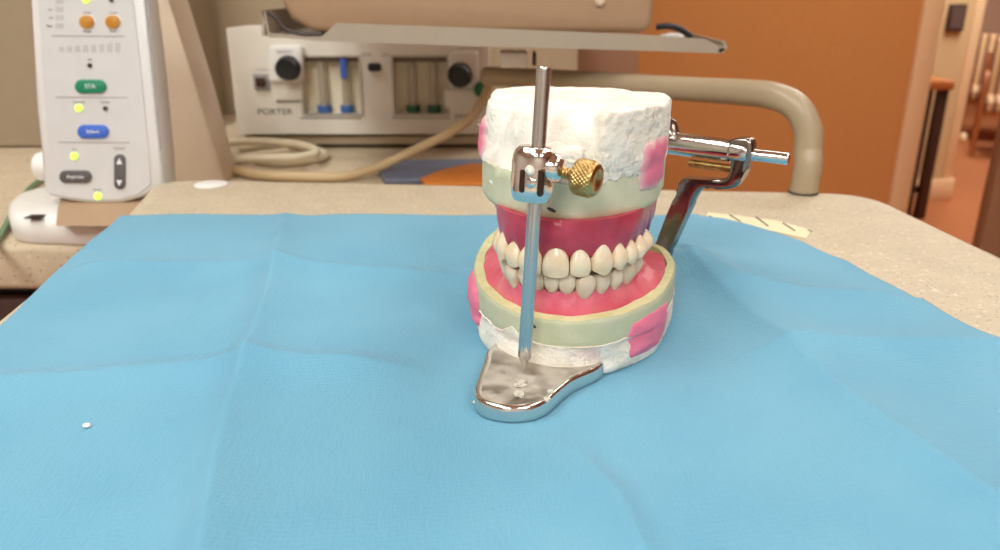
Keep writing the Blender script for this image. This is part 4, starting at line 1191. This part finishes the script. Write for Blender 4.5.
bm = B(); prism(bm, q, (0, 0, .003), .0005); tag(finish('orange_card', bm, M['orange_card']), 'orange card on the slate blue folder beside the articulator', 'card')

# ================================================================== THROUGH THE DOORWAY
# narrow side stand with honey wood top and dark legs
sy_ = 3.72
s0, s1 = yp(924, 80, sy_), yp(954, 80, sy_)
stn = empty('side_stand', (s0.x, sy_, FZ), 'narrow wooden stand with dark legs in the doorway', 'side stand')
bm = B(); box(bm, (s0.x, sy_ - .02, s0.z - .045), (s1.x, sy_ + .28, s0.z), .008); finish('top', bm, M['wood'], stn)
for x in (s0.x + .012, s1.x - .055):
    for y in (sy_, sy_ + .22):
        bm = B(); box(bm, (x, y, FZ), (x + .045, y + .04, s0.z - .0452), .004); finish('leg', bm, M['darkwood'], stn)
bm = B(); box(bm, (s0.x + .03, sy_ + .05, FZ + .12), (s1.x - .03, sy_ + .2, FZ + .15), .004); finish('stretcher', bm, M['darkwood'], stn)
# dark framed picture on the passage wall
p0, p1 = yp(944, 31, FY), yp(966, 4, FY)
pf = empty('framed_picture', (p0.x, FY - .012, p0.z), 'small dark picture hanging on the cream wall in the passage, at the top right', 'picture')
bm = B(); box(bm, (p0.x, FY - .022, p0.z), (p1.x, FY - .001, p1.z), .004); finish('frame', bm, M['darkwood'], pf)
bm = B(); box(bm, (p0.x + .012, FY - .0245, p0.z + .012), (p1.x - .012, FY - .0222, p1.z - .012)); finish('canvas', bm, M['navy'], pf)
# rounded white bumper at the corner
o_ = yp(952, 138, FY - .02)
bm = B(); bmesh.ops.create_uvsphere(bm, u_segments=24, v_segments=16, radius=.022)
for v in bm.verts: v.co = Vector((v.co.x * .8, v.co.y * .8, v.co.z * 1.35)) + Vector((fx1 + .058, FY - .03, o_.z))
tag(finish('corner_bumper', bm, M['trimw']), 'rounded white bumper on the corner of the passage wall', 'bumper')
# brown door leaf cutting the right edge
xx = yp(985, 225, 2.0).x
bm = B(); box(bm, (xx, 2.0, FZ + .01), (xx + .75, 2.04, 1.15), .003)
finish('door_1', bm, M['brown'], kind='structure')

def armchair(loc, rot, label):
    e = empty('armchair', (0, 0, 0), label, 'armchair', 'waiting room armchairs')
    def bar(name, P, r, m, k=6):
        bm = B(); S = spline(P, k); tube(bm, S, r, 10); return finish(name, bm, m, e)
    for sx in (-1, 1):
        X_ = sx * .27
        bar('arm_frame', [(X_, -.26, 0), (X_, -.27, .30), (X_, -.28, .52), (X_, -.24, .64), (X_, -.12, .665), (X_, .08, .62), (X_, .22, .56)], .020, M['wood'])
        bar('leg', [(X_, .28, 0), (X_, .24, .30), (X_, .22, .56), (X_, .25, .80)], .018, M['wood'])
    bm = B(); box(bm, (-.25, -.27, .36), (.25, .22, .46), .03, 3); finish('seat', bm, M['stripe'], e)
    bm = B(); box(bm, (-.25, -.04, .0), (.25, .04, .52), .03, 3, Matrix.Translation((0, .235, .40)) @ Matrix.Rotation(R(-10), 4, 'X')); finish('backrest', bm, M['stripe'], e)
    bm = B(); box(bm, (-.25, -.24, .32), (.25, .20, .358), .004); finish('seat_rail', bm, M['wood'], e)
    e.location = (loc[0], loc[1], 0); e.rotation_euler = (0, 0, rot); e.scale = (.82, .82, .82)
    return e
g = gp(971, 156, FZ)
ch = armchair((g.x + .30, g.y + .08), R(-30), 'wooden armchair with striped cushions, nearest beyond the doorway')
def copy_tree(o, parent=None):
    c = o.copy(); C.objects.link(c)
    if parent is not None: c.parent = parent
    for k_ in [q for q in bpy.data.objects if q.parent == o and q.name != c.name]: copy_tree(k_, c)
    return c
c2 = copy_tree(ch); c2.location = (ch.location.x + .25, ch.location.y + .62, 0); c2['label'] = 'striped wooden armchair standing behind the nearest one'
for o in bpy.data.objects:
    if 'org' in o: del o['org']
